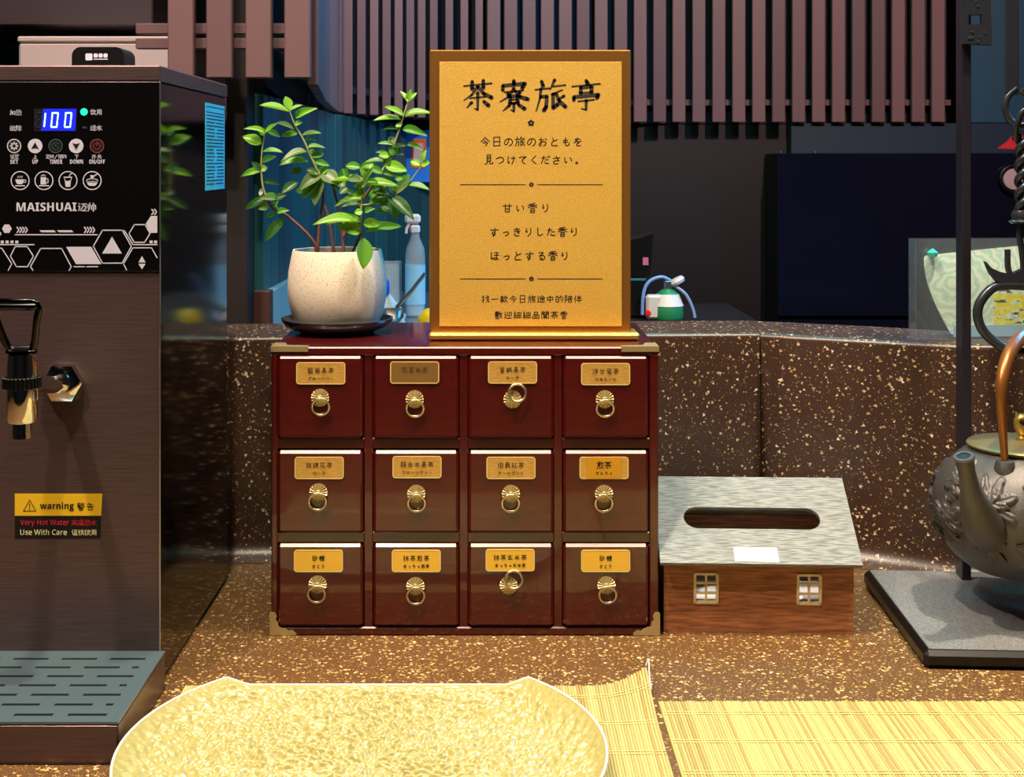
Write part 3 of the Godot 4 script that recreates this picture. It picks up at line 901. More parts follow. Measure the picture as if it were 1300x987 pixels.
	# corner fittings: flat on the top at its front corners, scrolled on the front at the bottom
	for s in [-1.0, 1.0]:
		var cs := begin()
		var flat := PackedVector2Array([Vector2(0, 0), Vector2(0.035, 0), Vector2(0.035, 0.006), Vector2(0.014, 0.010), Vector2(0.010, 0.026), Vector2(0.0, 0.026)])
		var pl2 := PackedVector2Array()
		for p in flat:
			pl2.append(Vector2(-s * p.x, p.y))
		add_slab(cs, pl2, 0, 0.0008)
		var top := part("corner_fitting", done(cs), M.brass_old, t, Vector3(s * (w / 2 + 0.0004), h, fz + 0.0004), Vector3(-PI / 2, 0, 0))
		part("fitting_lip", block(minf(0, -s * 0.035), maxf(0, -s * 0.035), -0.0006, 0.0, -0.0042, 0.0008), M.brass_old, top)
		var scroll := PackedVector2Array([Vector2(0, 0), Vector2(0.024, 0), Vector2(0.024, 0.002), Vector2(0.020, 0.0052), Vector2(0.0165, 0.0042), Vector2(0.014, 0.0068), Vector2(0.0105, 0.0068), Vector2(0.0075, 0.0085), Vector2(0.0068, 0.0125), Vector2(0.0046, 0.0145), Vector2(0.0058, 0.018), Vector2(0.0036, 0.0215), Vector2(0.0, 0.0215)])
		var fs := begin()
		var out := PackedVector2Array()
		for p in scroll:
			out.append(Vector2(-s * p.x, p.y))
		add_slab(fs, out, 0.0, 0.0012)
		add_box(fs, Vector3(s * 0.0005, 0.010, -0.010), Vector3(0.001, 0.020, 0.022))
		part("corner_fitting", done(fs), M.brass_old, t, Vector3(s * (w / 2 + 0.0004), 0.0005, fz))

# ---------------------------------------------------------------- sign
func build_sign():
	var t := thing("tea_house_sign", "upright gold sign with brushed black characters standing on the chest", "sign", Vector3(0.0401, 0.2696, -1.312))
	part("back_panel", bevel_box(Vector3(0.1970, 0.276, 0.006), 0.0012, Vector3(0, 0.1445, 0)), M.bronze, t)
	part("foot", bevel_box(Vector3(0.204, 0.0075, 0.040), 0.0022, Vector3(0.0035, 0.00375, 0.0)), M.gold_metal, t)
	part("printed_sheet", bevel_box(Vector3(0.1782, 0.2585, 0.0008), 0.0002, Vector3(0.0004, 0.1415, 0.0036)), M.gold_paper, t)
	var mm := 0.0007706
	var z := 0.00415
	var X := func(u: float) -> float: return (u - 673.0) * mm
	var Y := func(v: float) -> float: return 0.443 - (v - 205.0) * mm - 0.2696
	var st := begin()
	write(st, "茶寮旅亭", X.call(606.5), Y.call(122), 39 * mm, 45.8 * mm, 0.10, z, 0.9, 0.10)
	part("title", done(st), M.ink_sign, t)
	st = begin()
	write(st, "今日の旅のおともを", X.call(616), Y.call(180), 12.6 * mm, 14.65 * mm, 0.095, z, 0.0, 0.03)
	write(st, "見つけてください。", X.call(620.6), Y.call(203), 12.6 * mm, 14.3 * mm, 0.095, z, 0.0, 0.03)
	write(st, "甘い香り", X.call(644), Y.call(264), 12.6 * mm, 16 * mm, 0.095, z, 0.0, 0.03)
	write(st, "すっきりした香り", X.call(627.6), Y.call(294.4), 12.6 * mm, 14.4 * mm, 0.095, z, 0.0, 0.03)
	write(st, "ほっとする香り", X.call(628), Y.call(324.7), 12.6 * mm, 14.75 * mm, 0.095, z, 0.0, 0.03)
	write(st, "找一款今日旅途中的陪伴", X.call(616.4), Y.call(379.6), 9.8 * mm, 11.7 * mm, 0.095, z, 0.0, 0.03)
	write(st, "歡迎細細品聞茶香", X.call(633), Y.call(400), 9.8 * mm, 11.8 * mm, 0.095, z, 0.0, 0.03)
	part("lettering", done(st), M.ink_sign, t)
	st = begin()
	for v in [234.5, 354.0]:
		pen(st, PackedVector2Array([Vector2(X.call(584.0), Y.call(v)), Vector2(X.call(667.0), Y.call(v))]), 1.0 * mm, 1.0 * mm, z, 0)
		pen(st, PackedVector2Array([Vector2(X.call(682.0), Y.call(v)), Vector2(X.call(765.0), Y.call(v))]), 1.0 * mm, 1.0 * mm, z, 0)
		blossom(st, Vector2(X.call(674.5), Y.call(v)), 3.2 * mm, z)
	blossom(st, Vector2(X.call(674.0), Y.call(156.5)), 4.4 * mm, z)
	part("rules_and_blossoms", done(st), M.ink_sign, t)

# ---------------------------------------------------------------- plant
const LEAVES := [   # millimetres from the middle of the pot's rim: foot x, foot y, tip x, tip y, width, tone
	[-49, 143, -53, 157, 8.6, 0], [-49, 141, -76, 148, 4.6, 0], [-48, 142, -36, 149, 3.6, 0], [-43, 135, -24, 146, 8.2, 0], [-43, 128, -36, 131, 5.4, 0], [-44, 123, -60, 130, 3.9, 3], [-41, 119, -56, 116, 6.4, 0], [-36, 117, -17, 120, 4.3, 1],
	[-34, 112, -22, 114, 3.2, 0], [-30, 104, -13, 108, 3.6, 1], [-31, 100, -56, 97, 4.6, 3], [-29, 100, -23, 100, 5.4, 0], [-30, 90, -59, 90, 6.4, 0], [-27, 95, -14, 98, 7.1, 1], [-24, 90, -8, 86, 6.4, 1], [-73, 119, -90, 127, 4.6, 0],
	[-72, 119, -60, 129, 4.6, 0], [-73, 117, -79, 124, 7.1, 0], [-76, 108, -95, 117, 10.7, 0], [-70, 120, -57, 117, 6.4, 1], [-75, 100, -54, 102, 4.3, 1], [-75, 90, -61, 96, 7.1, 2], [-77, 80, -98, 78, 7.1, 0], [-77, 81, -84, 90, 6.4, 2],
	[-77, 82, -70, 84, 7.1, 0], [-75, 69, -57, 68, 5.4, 2], [-74, 59, -79, 59, 7.1, 2], [-69, 52, -94, 42, 8.9, 2], [-69, 53, -86, 50, 5.4, 2], [-68, 52, -63, 57, 5.4, 0], [-69, 45, -79, 43, 7.8, 0], [-62, 37, -74, 34, 4.6, 0],
	[-60, 39, -49, 42, 6.1, 1], [-53, 32, -73, 9, 10.7, 2], [-66, 49, -58, 43, 2.1, 0], [-64, 52, -51, 56, 7.1, 2], [-64, 43, -60, 50, 3.6, 1], [-17, 77, -38, 65, 12.5, 3], [-17, 75, -24, 47, 15.2, 3], [-16, 77, -36, 52, 12.5, 2],
	[-15, 79, 2, 69, 14.3, 3], [-17, 79, -10, 83, 7.1, 0], [-40, 69, -56, 58, 8.9, 2], [-40, 77, -45, 84, 10.7, 2], [-19, 77, -32, 83, 7.1, 2], [-15, 81, -19, 84, 6.2, 0], [21, 28, -18, 37, 7.9, 0], [25, 19, 5, 28, 11.3, 0],
	[31, 15, 32, -15, 14.8, 1], [71, 151, 64, 164, 4.3, 0], [71, 151, 80, 162, 5.1, 0], [71, 151, 74, 164, 5.8, 0], [67, 137, 47, 147, 5.8, 0], [64, 133, 37, 136, 4.7, 0], [68, 136, 94, 146, 5.1, 0], [64, 126, 60, 130, 7.8, 0],
	[66, 123, 90, 120, 8.6, 1], [62, 123, 46, 125, 2.7, 1], [58, 108, 51, 116, 7.8, 2], [56, 107, 40, 109, 3.9, 1], [56, 105, 70, 107, 4.7, 2], [70, 107, 87, 105, 5.1, 1], [52, 98, 38, 101, 3.9, 1], [52, 96, 42, 97, 7.0, 0],
	[54, 97, 68, 97, 2.7, 2], [48, 86, 71, 82, 11.7, 0], [47, 90, 25, 92, 4.3, 1], [29, 69, -6, 76, 5.8, 0], [30, 73, 37, 89, 9.7, 0], [30, 72, 26, 86, 4.7, 0], [31, 65, 62, 73, 6.6, 0], [30, 66, 19, 67, 7.0, 0],
	[31, 58, 17, 58, 8.6, 0], [26, 51, -1, 52, 5.1, 0], [26, 47, 6, 47, 4.3, 1], [40, 69, 56, 68, 7.8, 3], [32, 56, 52, 58, 9.7, 3], [32, 48, 50, 50, 5.1, 1], [52, 54, 79, 35, 11.7, 2], [56, 52, 61, 33, 11.7, 3],
	[38, 38, 65, 39, 7.0, 1], [28, 40, 20, 39, 7.0, 0], [30, 40, 39, 44, 5.8, 1], [26, 29, -6, 35, 6.6, 0], [25, 21, 5, 30, 9.7, 0], [28, 27, 48, 29, 9.7, 0], [31, 19, 66, 26, 8.6, 0], [42, 23, 66, 25, 7.8, 1],
	[84, 86, 74, 91, 7.0, 0], [85, 87, 94, 89, 7.0, 0], [87, 91, 89, 102, 5.1, 0], [72, 66, 94, 64, 5.4, 1], [67, 67, 73, 77, 8.6, 1], [58, 73, 72, 73, 9.7, 1], [60, 58, 52, 66, 8.6, 2], [11, 81, 19, 89, 4.7, 1],
	[5, 60, 1, 77, 9.7, 2], [13, 64, 5, 58, 7.8, 2], [44, 46, 58, 40, 9.7, 2], [-1, 69, -12, 79, 9.7, 2], [-3, 73, 7, 66, 11.7, 3],
]
const STEMS := [
	["old", [[-23, 0], [-23, 8], [-49, 34], [-64, 42], [-69, 50]]],
	["young", [[-69, 50], [-75, 66], [-76, 95], [-73, 118]]],
	["old", [[-21, 0], [-18, 31], [-15, 54], [-18, 79]]],
	["young", [[-18, 79], [-27, 95], [-34, 111], [-44, 129], [-49, 143]]],
	["old", [[6, 0], [4, 24], [-4, 61], [-8, 77]]],
	["old", [[-2, 0], [-8, 30], [-13, 46]]],
	["old", [[12, 0], [26, 18]]],
	["young", [[24, 14], [26, 32], [27, 50], [30, 72], [28, 83]]],
	["old", [[6, 14], [22, 45], [40, 74]]],
	["young", [[40, 74], [52, 94], [62, 122], [71, 151], [72, 158]]],
	["young", [[22, 45], [42, 48], [60, 57], [71, 66], [85, 85]]],
]

func leaf_mesh(bend: float, fold: float, fat: float) -> ArrayMesh:
	# one leaf along +y, unit length and width, upper side towards +z
	var st := begin()
	st.set_smooth_group(1)
	var n := 9
	var grid := []
	for i in n + 1:
		var s := float(i) / n
		var w := pow(sin(PI * pow(s, fat)), 0.85) * 0.5 + (0.03 if i < n else 0.0) * (1.0 - s)
		var z := -bend * s * s
		var line := []
		for k in 5:
			var a := (k - 2) / 2.0
			line.append(Vector3(a * w, s, z + absf(a) * w * fold - (0.015 if k == 2 else 0.0)))
		grid.append(line)
	for i in n:
		for k in 4:
			quad(st, grid[i][k], grid[i][k + 1], grid[i + 1][k + 1], grid[i + 1][k], Vector3(0, 0, 1))
	return done(st)

func build_plant():
	var base := Vector3(-0.1545, 0.2695, -1.362)
	var s := thing("plant_saucer", "round dark grey glazed saucer under the white plant pot", "saucer", base)
	part("dish", lathe([[0.0, 0.0], [0.036, 0.0], [0.040, 0.002], [0.052, 0.007], [0.0565, 0.0125], [0.0568, 0.0145], [0.0550, 0.0150], [0.0505, 0.0105], [0.044, 0.0072], [0.0, 0.0066]], 56), M.saucer, s)
	var t := thing("potted_shrub", "leafy green shrub in a speckled white pot beside the gold sign", "plant", base + Vector3(0, 0.0068, 0))
	part("pot", lathe([[0.0, 0.0], [0.036, 0.0], [0.0415, 0.0025], [0.0462, 0.012], [0.0495, 0.026], [0.0504, 0.040], [0.0492, 0.055], [0.0468, 0.068], [0.0452, 0.0755], [0.0446, 0.0772], [0.0432, 0.0768], [0.0436, 0.072], [0.0455, 0.062], [0.046, 0.055]], 56), M.stoneware, t)
	part("soil", lathe([[0.0455, 0.058], [0.0454, 0.064], [0.03, 0.066], [0.0, 0.067]], 32), M.soil, t)
	rng.seed = 8
	var rim := 0.0765
	var k := 0
	var depth_of := [0.004, 0.006, -0.004, -0.002, -0.008, 0.002, 0.018, 0.022, -0.006, -0.010, -0.004]
	var stem_points := []
	for sm in STEMS:
		var pts := []
		var i := 0
		for p in sm[1]:
			pts.append(Vector3(p[0] * 0.001, rim + p[1] * 0.001 - (0.012 if p[1] == 0 else 0.0), depth_of[k] * (0.5 if i == 0 else 1.0)))
			i += 1
		if k in [3, 7, 9, 1]:
			pts[0] = pts[0] + Vector3(0, -0.002, 0)
		var old: bool = sm[0] == "old"
		part("stem", tube(pts, [0.0019, 0.0014, 0.0012] if old else [0.0013, 0.0010, 0.0006], 7, 6), M.bark if old else M.stem_green, t)
		for q in smooth_line(pts, 6):
			stem_points.append(q)
		k += 1
	var shapes := [leaf_mesh(0.16, 0.22, 0.8), leaf_mesh(0.30, 0.30, 0.72), leaf_mesh(0.05, 0.25, 0.9)]
	var all := LEAVES.duplicate()
	var crowd := [[30, 70], [38, 62], [22, 60], [46, 78], [0, 72], [-8, 66], [52, 66], [14, 74], [34, 52], [60, 60], [-30, 60], [26, 84], [8, 60], [44, 50], [-62, 52], [56, 96], [48, 84]]
	for c in crowd:
		for n in 2:
			var a := rng.randf_range(-0.5, PI + 0.5)
			var l := rng.randf_range(13, 22)
			all.append([c[0], c[1], c[0] + cos(a) * l, c[1] + sin(a) * l * 0.7, rng.randf_range(5, 9), rng.randi_range(1, 3)])
	for e in all:
		var foot := Vector3(e[0] * 0.001, rim + e[1] * 0.001, 0)
		var tip := Vector3(e[2] * 0.001, rim + e[3] * 0.001, 0)
		var near := 1.0
		for q in stem_points:
			var g := Vector2(q.x - foot.x, q.y - foot.y).length()
			if g < near:
				near = g
				foot.z = q.z
		foot.z += rng.randf_range(-0.003, 0.003)
		tip.z = foot.z + rng.randf_range(-0.5, 0.7) * foot.distance_to(Vector3(tip.x, tip.y, foot.z)) * 0.8
		if tip.y < rim and absf(tip.x) < 0.05:
			foot.z = 0.046
			tip.z = 0.056
		if e[5] == 3:
			tip.z = foot.z + 0.012
		var dir := tip - foot
		var long := dir.length()
		var y_axis := dir / long
		var seen: float = e[4] * 0.001
		var wide := maxf(seen * 1.12, long * 0.38)
		var roll := acos(clampf(seen / wide, 0.15, 1.0))
		var to_eye := Vector3(0, 0.05, 1)
		to_eye = (to_eye - y_axis * to_eye.dot(y_axis)).normalized()
		var up := Vector3(0, 1, 0.1)
		up = up - y_axis * up.dot(y_axis)
		var sideways := y_axis.cross(to_eye)
		var z_axis := (to_eye * cos(roll) + sideways * sin(roll) * signf(sideways.dot(up) + 0.001)).normalized()
		var x_axis := y_axis.cross(z_axis)
		var lf := part("leaf", shapes[rng.randi_range(0, 2)], M.leaves[e[5]], t, foot)
		lf.basis = Basis(x_axis * wide, y_axis * long, z_axis * long)

# ---------------------------------------------------------------- tissue house
func build_tissue_house():
	var t := thing("tissue_box_house", "wooden tissue box shaped like a little house with a grey roof", "tissue box", Vector3(0.2555, 0, -1.327))
	t.rotation.y = deg_to_rad(-2.2)
	var w := 0.177
	var wall := 0.0745
	var front := 0.071
	# front wall with two window openings, made of the pieces between them
	var holes := [[-0.0605, -0.0375, 0.0275, 0.0565], [0.0355, 0.0585, 0.0275, 0.0565]]
	var st := begin()
	var xs := [-w / 2, holes[0][0], holes[0][1], holes[1][0], holes[1][1], w / 2]
	for i in 5:
		var x0: float = xs[i]
		var x1: float = xs[i + 1]
		if i in [1, 3]:
			add_box(st, Vector3((x0 + x1) / 2, 0.0275 / 2, front - 0.0015), Vector3(x1 - x0, 0.0275, 0.003))
			add_box(st, Vector3((x0 + x1) / 2, (0.0565 + wall) / 2, front - 0.0015), Vector3(x1 - x0, wall - 0.0565, 0.003))
		else:
			add_box(st, Vector3((x0 + x1) / 2, wall / 2, front - 0.0015), Vector3(x1 - x0, wall, 0.003))
	part("front_wall", done(st), M.brown_wood, t)
	part("back_wall", block(-w / 2, w / 2, 0, wall, -front, -front + 0.003), M.brown_wood, t)
	part("base_board", block(-w / 2 + 0.003, w / 2 - 0.003, 0.0005, 0.004, -front + 0.003, front - 0.003), M.brown_wood, t)
	var gable := PackedVector2Array([Vector2(-front + 0.003, 0), Vector2(front - 0.003, 0), Vector2(front - 0.003, wall), Vector2(0, wall + 0.048), Vector2(-front + 0.003, wall)])
	for s in [-1.0, 1.0]:
		part("gable_wall", slab(gable, -0.0015, 0.0015), M.brown_wood, t, Vector3(s * (w / 2 - 0.0015), 0, 0), Vector3(0, PI / 2, 0))
	# roof boards
	var half := 0.0932
	var long := 0.1057
	var tilt := atan2(0.060, 0.087)
	var slot := PackedVector2Array()
	for p in round_rect(0.130, 0.0260, 0.01299, 10, Vector2(-0.0020, -long * 0.49)):
		slot.append(p)
	var dense := PackedVector2Array()
	for i in slot.size():
		var a := slot[i]
		var b := slot[(i + 1) % slot.size()]
		var cut := 8 if a.distance_to(b) > 0.02 else 1
		for q in cut:
			dense.append(a.lerp(b, float(q) / cut))
	var rs := begin()
	var outer := outer_of(dense, -half, half, -long, 0.0)
	add_ring_plate(rs, outer, dense, -0.0035, 0.0)
	var front_roof := part("roof_board", done(rs), M.grey_wood, t, Vector3(0, 0.1300, 0.0), Vector3(-(PI / 2 - tilt), 0, 0))
	part("white_sticker", bevel_box(Vector3(0.0405, 0.0160, 0.0003), 0, Vector3(-0.0035, -long * 0.90, 0.0002)), M.paper, front_roof)
	part("roof_board", slab(PackedVector2Array([Vector2(-half, -long), Vector2(half, -long), Vector2(half, 0), Vector2(-half, 0)]), -0.0035, 0.0), M.grey_wood, t, Vector3(0, 0.1300, 0.0), Vector3(-(PI / 2 - tilt), PI, 0))
	for hole in holes:
		var ws := begin()
		var cx: float = (hole[0] + hole[1]) / 2
		var cy := 0.042
		var hw := 0.0117
		var hh := 0.0147
		for s in [-1.0, 1.0]:
			add_box(ws, Vector3(s * (hw - 0.00125), 0, 0), Vector3(0.0025, hh * 2, 0.0045), 0.0003)
			add_box(ws, Vector3(0, s * (hh - 0.00125), 0), Vector3(hw * 2, 0.0025, 0.0045), 0.0003)
			add_box(ws, Vector3(0, s * 0.0048, 0), Vector3(hw * 2, 0.0018, 0.0035))
		add_box(ws, Vector3.ZERO, Vector3(0.0018, hh * 2, 0.0035))
		part("window_frame", done(ws), M.cream_wood, t, Vector3(cx, cy, front - 0.0008))
	var pack := thing("tissue_pack", "white tissue pack inside the little wooden house", "tissues", Vector3(0.2555, 0.0041, -1.327))
	pack.rotation.y = deg_to_rad(-2.2)
	part("paper_stack", bevel_box(Vector3(0.158, 0.018, 0.100), 0.005, Vector3(0, 0.009, 0)), M.paper, pack)

# ---------------------------------------------------------------- hot water dispenser
const K := 0.00066176          # one step of the layout grid of the dispenser's front
func fx(u: float) -> float:
	return (u - 621.0) * K + 0.365
func fy(v: float) -> float:
	return 0.443 - (v - 205.0) * K
func fp(u: float, v: float) -> Vector2:
	return Vector2(fx(u), fy(v))
func band(x: float, y: float) -> Vector2:
	# the printed band of hexagons has a finer grid
	return fp(x / 6.19, 250.0 + y / 6.19)
func bands(a: Array) -> PackedVector2Array:
	var out := PackedVector2Array()
	for i in range(0, a.size(), 2):
		out.append(band(a[i], a[i + 1]))
	return out

func build_dispenser():
	var t := thing("water_dispenser", "black hot water dispenser with blue digital display and chrome tap", "dispenser", Vector3(-0.365, 0, -1.2685))
	var hw := 0.0885
	var f := 0.1435
	part("body", block(-hw, hw, 0.004, 0.510, -f, f - 0.001, 0.0015), M.black_gloss, t)
	part("foot_rail", block(-hw + 0.004, hw - 0.002, 0.0, 0.004, -f + 0.004, f - 0.004), M.black_plastic, t)
	part("top_cap", block(-hw - 0.0005, hw + 0.0005, fy(103), fy(83), -f - 0.0005, f + 0.0008, 0.0012), M.dark_steel, t)
	part("front_plate", block(-hw, hw, 0.030, fy(345.5), f - 0.001, f + 0.0002, 0.0005), M.dark_steel, t)
	var z := f + 0.0016
	part("control_panel", block(-hw + 0.0003, hw - 0.0006, fy(344.5), fy(104), f - 0.0005, z, 0.0004), M.panel_black, t)
	part("edge_trim", block(hw - 0.0006, hw + 0.0004, 0.03, fy(104), f - 0.001, f + 0.0012, 0.0003), M.steel, t)
	z += 0.0002
	# display: a lit window with four digits
	var glow := StandardMaterial3D.new()
	glow.albedo_color = Color(0.02, 0.04, 0.3)
	glow.emission_enabled = true
	glow.emission = Color(0.0, 0.10, 1.0)
	glow.emission_energy_multiplier = 1.0
	var lit := StandardMaterial3D.new()
	lit.albedo_color = Color(0.8, 0.95, 1)
	lit.emission_enabled = true
	lit.emission = Color(0.55, 0.85, 1.0)
	lit.emission_energy_multiplier = 1.6
	var off := plain(Color(0.16, 0.16, 0.24), 0.4)
	var display := part("display", slab(PackedVector2Array([fp(44, 167), fp(98, 167), fp(98, 138), fp(44, 138)]), z - 0.0003, z), M.print_black, t)
	var win := slab(PackedVector2Array([fp(53, 166), fp(96, 166), fp(98, 138.5), fp(56, 138.5)]), z, z + 0.0001)
	part("lit_window_glow", win, glow, display)
	var digit_at := [50.5, 57.5, 70.5, 87.5]
	var shape := ["off", "1", "0", "0"]
	for i in 4:
		var st := begin()
		var u: float = digit_at[i] 
		var segs := {"a": [-3.6, -9, 5.0, -9], "b": [5.0, -8.2, 4.2, -0.8], "c": [4.0, 0.8, 3.0, 8.2], "d": [-5, 9, 3.0, 9], "e": [-4.4, 0.8, -5.4, 8.2], "f": [-3.6, -8.2, -4.2, -0.8], "g": [-3.6, 0, 3.4, 0]}
		var on := "abcdefg" if shape[i] == "off" else ("bc" if shape[i] == "1" else "abcdef")
		for key in on:
			var q: Array = segs[key]
			var du := -5.0 if shape[i] == "1" else 0.0
			pen(st, PackedVector2Array([fp(u + q[0] * 0.85 + du + (2.0 if shape[i] == "1" else 0.0), 152.5 + q[1]), fp(u + q[2] * 0.85 + du + (2.0 if shape[i] == "1" else 0.0), 152.5 + q[3])]), 1.9 * K, 1.9 * K, z + 0.0003, 4)
		part("digit", done(st), off if shape[i] == "off" else lit, display)
	var green := StandardMaterial3D.new()
	green.albedo_color = Color(0.1, 0.9, 0.7)
	green.emission_enabled = true
	green.emission = Color(0.0, 0.85, 0.62)
	green.emission_energy_multiplier = 1.0
	part("indicator_light", slab(disc(fp(107.5, 142.2), 4.6 * K, 18), z - 0.0002, z + 0.0003), green, t)
	part("indicator_light", slab(round_rect(6 * K, 2.6 * K, 1.0 * K, 3, fp(108, 162)), z - 0.0002, z + 0.0001), plain(Color(0.10, 0.26, 0.32), 0.4), t)
	# printed words beside the display and under the keys
	var ws := begin()
	write(ws, "加热", fx(17), fy(143), 7.2 * K, 7.6 * K, 0.13, z)
	write(ws, "故障", fx(17), fy(163), 7.2 * K, 7.6 * K, 0.13, z)
	write(ws, "饮用", fx(119), fy(142.5), 7.4 * K, 7.8 * K, 0.13, z)
	write(ws, "进水", fx(119), fy(162.5), 7.4 * K, 7.8 * K, 0.13, z)
	write(ws, "设置", fx(16.5), fy(199), 5.6 * K, 5.8 * K, 0.14, z)
	write(ws, "上", fx(45.5), fy(199), 5.6 * K, 5.8 * K, 0.14, z)
	write(ws, "定时/预约", fx(61.5), fy(199), 5.6 * K, 5.2 * K, 0.14, z)
	write(ws, "下", fx(98), fy(199), 5.6 * K, 5.8 * K, 0.14, z)
	write(ws, "开关", fx(120), fy(199), 5.8 * K, 7 * K, 0.14, z)
	write(ws, "迈帅", fx(105.5), fy(263.0), 11.2 * K, 11.6 * K, 0.13, z)
	part("lettering", done(ws), M.print_white, t)
	for q in [["SET", 19, 205.5, 10], ["UP", 45.5, 205.5, 7], ["TIMER", 72, 205.5, 16], ["DOWN", 98, 205.5, 16.5], ["ON/OFF", 124, 205.5, 20]]:
		part("key_word", word(q[0], 4.4 * K, q[3] * K), M.print_white, t, Vector3(fx(q[1]), fy(q[2]), z))
	part("maker_lettering", word("MAISHUAI", 10.4 * K, 76 * K), M.print_white, t, Vector3(fx(60), fy(263), z))
	# five touch keys
	var rings := [M.print_white, M.print_white, plain(Color(0.20, 0.34, 0.33), 0.5), M.print_white, plain(Color(0.52, 0.22, 0.24), 0.5)]
	for i in 5:
		var c := fp([19, 45.5, 71.5, 97.5, 124][i], 185.5)
		var filled := i in [1, 3]
		var key := part("touch_key", slab(disc(c, 9.2 * K, 28), z - 0.0002, z + 0.0001), M.print_white if filled else M.print_black, t)
		var st := begin()
		var zz := z + 0.0003
		if i == 0:
			for k in 8:
				var d := Vector2.from_angle(TAU * k / 8)
				pen(st, PackedVector2Array([c + d * 3.6 * K, c + d * 5.4 * K]), 2.0 * K, 1.6 * K, zz, 0)
			pen(st, disc(c, 3.2 * K, 16) + PackedVector2Array([c + Vector2(3.2 * K, 0)]), 2.0 * K, 2.0 * K, zz, 0)
		elif filled:
			var s := 1.0 if i == 1 else -1.0
			fill(st, PackedVector2Array([c + Vector2(0, 4.6 * s) * K, c + Vector2(4.8, -3.8 * s) * K, c + Vector2(0, -2.4 * s) * K, c + Vector2(-4.8, -3.8 * s) * K]), zz)
		elif i == 2:
			var arc := PackedVector2Array()
			for k in 15:
				arc.append(c + Vector2.from_angle(0.6 + TAU * 0.86 * k / 14) * 4.6 * K)
			pen(st, arc, 1.1 * K, 1.1 * K, zz, 4)
			pen(st, PackedVector2Array([c + Vector2(0, 2.6) * K, c, c + Vector2(2.4, 0) * K]), 1.1 * K, 1.1 * K, zz, 4)
		else:
			var arc := PackedVector2Array()
			for k in 15:
				arc.append(c + Vector2.from_angle(PI / 2 + 0.55 + (TAU - 1.1) * k / 14) * 4.4 * K)
			pen(st, arc, 1.2 * K, 1.2 * K, zz, 4)
			pen(st, PackedVector2Array([c + Vector2(0, 5.4) * K, c + Vector2(0, 0.4) * K]), 1.2 * K, 1.2 * K, zz, 4)
		if not filled:
			pen(st, disc(c, 8.4 * K, 28) + PackedVector2Array([c + Vector2(8.4 * K, 0)]), 1.3 * K, 1.3 * K, zz, 0)
		part("key_symbol", done(st), M.print_black if filled else rings[i], key)
	# four round drink symbols
	for i in 4:
		var c := fp([26.5, 56.7, 87.2, 117.8][i], 229.3)
		var st := begin()
		pen(st, disc(c, 11.4 * K, 32) + PackedVector2Array([c + Vector2(11.4 * K, 0)]), 1.3 * K, 1.3 * K, z, 0)
		var P := func(a: Array) -> PackedVector2Array:
			var out := PackedVector2Array()
			for k in range(0, a.size(), 2):
				out.append(c + Vector2(a[k], a[k + 1]) * K)
			return out
		if i == 0:
			fill(st, P.call([-6, 1.5, 5, 1.5, 4.4, -2, 2.4, -4.6, -3.4, -4.6, -5.4, -2]), z)
			pen(st, P.call([5, 0.8, 7.4, 0.4, 7, -2, 4.4, -2.6]), 1.0 * K, 1.0 * K, z, 4)
			pen(st, P.call([-6, -6.6, 6, -6.6]), 1.3 * K, 1.3 * K, z, 4)
			for q in [-3.2, -0.6, 2.0]:
				pen(st, P.call([q, 3.4, q + 1.0, 6]), 0.9 * K, 0.9 * K, z, 4)
		elif i == 1:
			fill(st, P.call([-4.2, 4.4, 2.6, 4.4, 2.6, -5, -4.2, -5]), z)
			pen(st, P.call([2.6, 2.6, 5.2, 2.2, 5.2, -2.6, 2.6, -3.2]), 1.1 * K, 1.1 * K, z, 4)
			pen(st, P.call([-6.6, -6.6, 6.8, -6.6]), 1.3 * K, 1.3 * K, z, 4)
			pen(st, P.call([-3.4, 5.8, -1, 7.4, 1.8, 6.0]), 1.2 * K, 1.2 * K, z, 4)
		elif i == 2:
			fill(st, P.call([-4, 0.2, -0.6, -0.6, 3.6, 0.4, 2.8, -8, -3.0, -8]), z)
			pen(st, P.call([-5.4, 4.2, 5.0, 4.2]), 1.5 * K, 1.5 * K, z, 4)
			pen(st, P.call([-4.6, 4, -4, 0]), 0.7 * K, 0.7 * K, z, 0)
			pen(st, P.call([4.4, 4, 3.6, 0]), 0.7 * K, 0.7 * K, z, 0)
			pen(st, P.call([1.2, 4.4, 2.4, 7.6, 5.4, 9.2]), 1.0 * K, 1.0 * K, z, 4)
		else:
			fill(st, P.call([-7.2, -0.8, 7.4, -0.8, 5.4, -5, 3.4, -6.8, -3.4, -6.8, -5.6, -5]), z)
			var bowl := PackedVector2Array()
			for k in 21:
				bowl.append(c + Vector2(cos(TAU * k / 20) * 7.2, sin(TAU * k / 20) * 2.2) * K)
			pen(st, bowl, 1.0 * K, 1.0 * K, z, 0)
			fill(st, P.call([-1.6, 1.6, 1.8, 1.0, 2.2, 5, 7.2, 8.0, 6.6, 8.8, 1.4, 6.4, -2.4, 7.2, -2.2, 5]), z)
		part("drink_symbol", done(st), M.print_white, t)
	# band of hexagons and chevrons
	var hs := begin()
	var lw := 1.15 * K
	for a in [[810, 262, 965, 262, 1037, 388, 965, 520, 810, 520, 738, 388, 810, 262], [1060, 218, 1145, 218, 1183, 288, 1140, 357, 1060, 357, 1018, 288, 1060, 218], [1000, 575, 975, 525, 1048, 400, 1195, 400, 1240, 480],
			[980, 262, 1050, 375, 1240, 375], [125, 297, 770, 297], [0, 375, 275, 375], [585, 548, 670, 548], [685, 548, 775, 548], [125, 390, 220, 390, 268, 465, 222, 548, 135, 548, 88, 465, 125, 390],
			[265, 578, 245, 548, 325, 405, 490, 405, 565, 548, 548, 578], [-60, 403, 20, 403, 98, 525, 70, 578], [-30, 240, 15, 290, -20, 330]]:
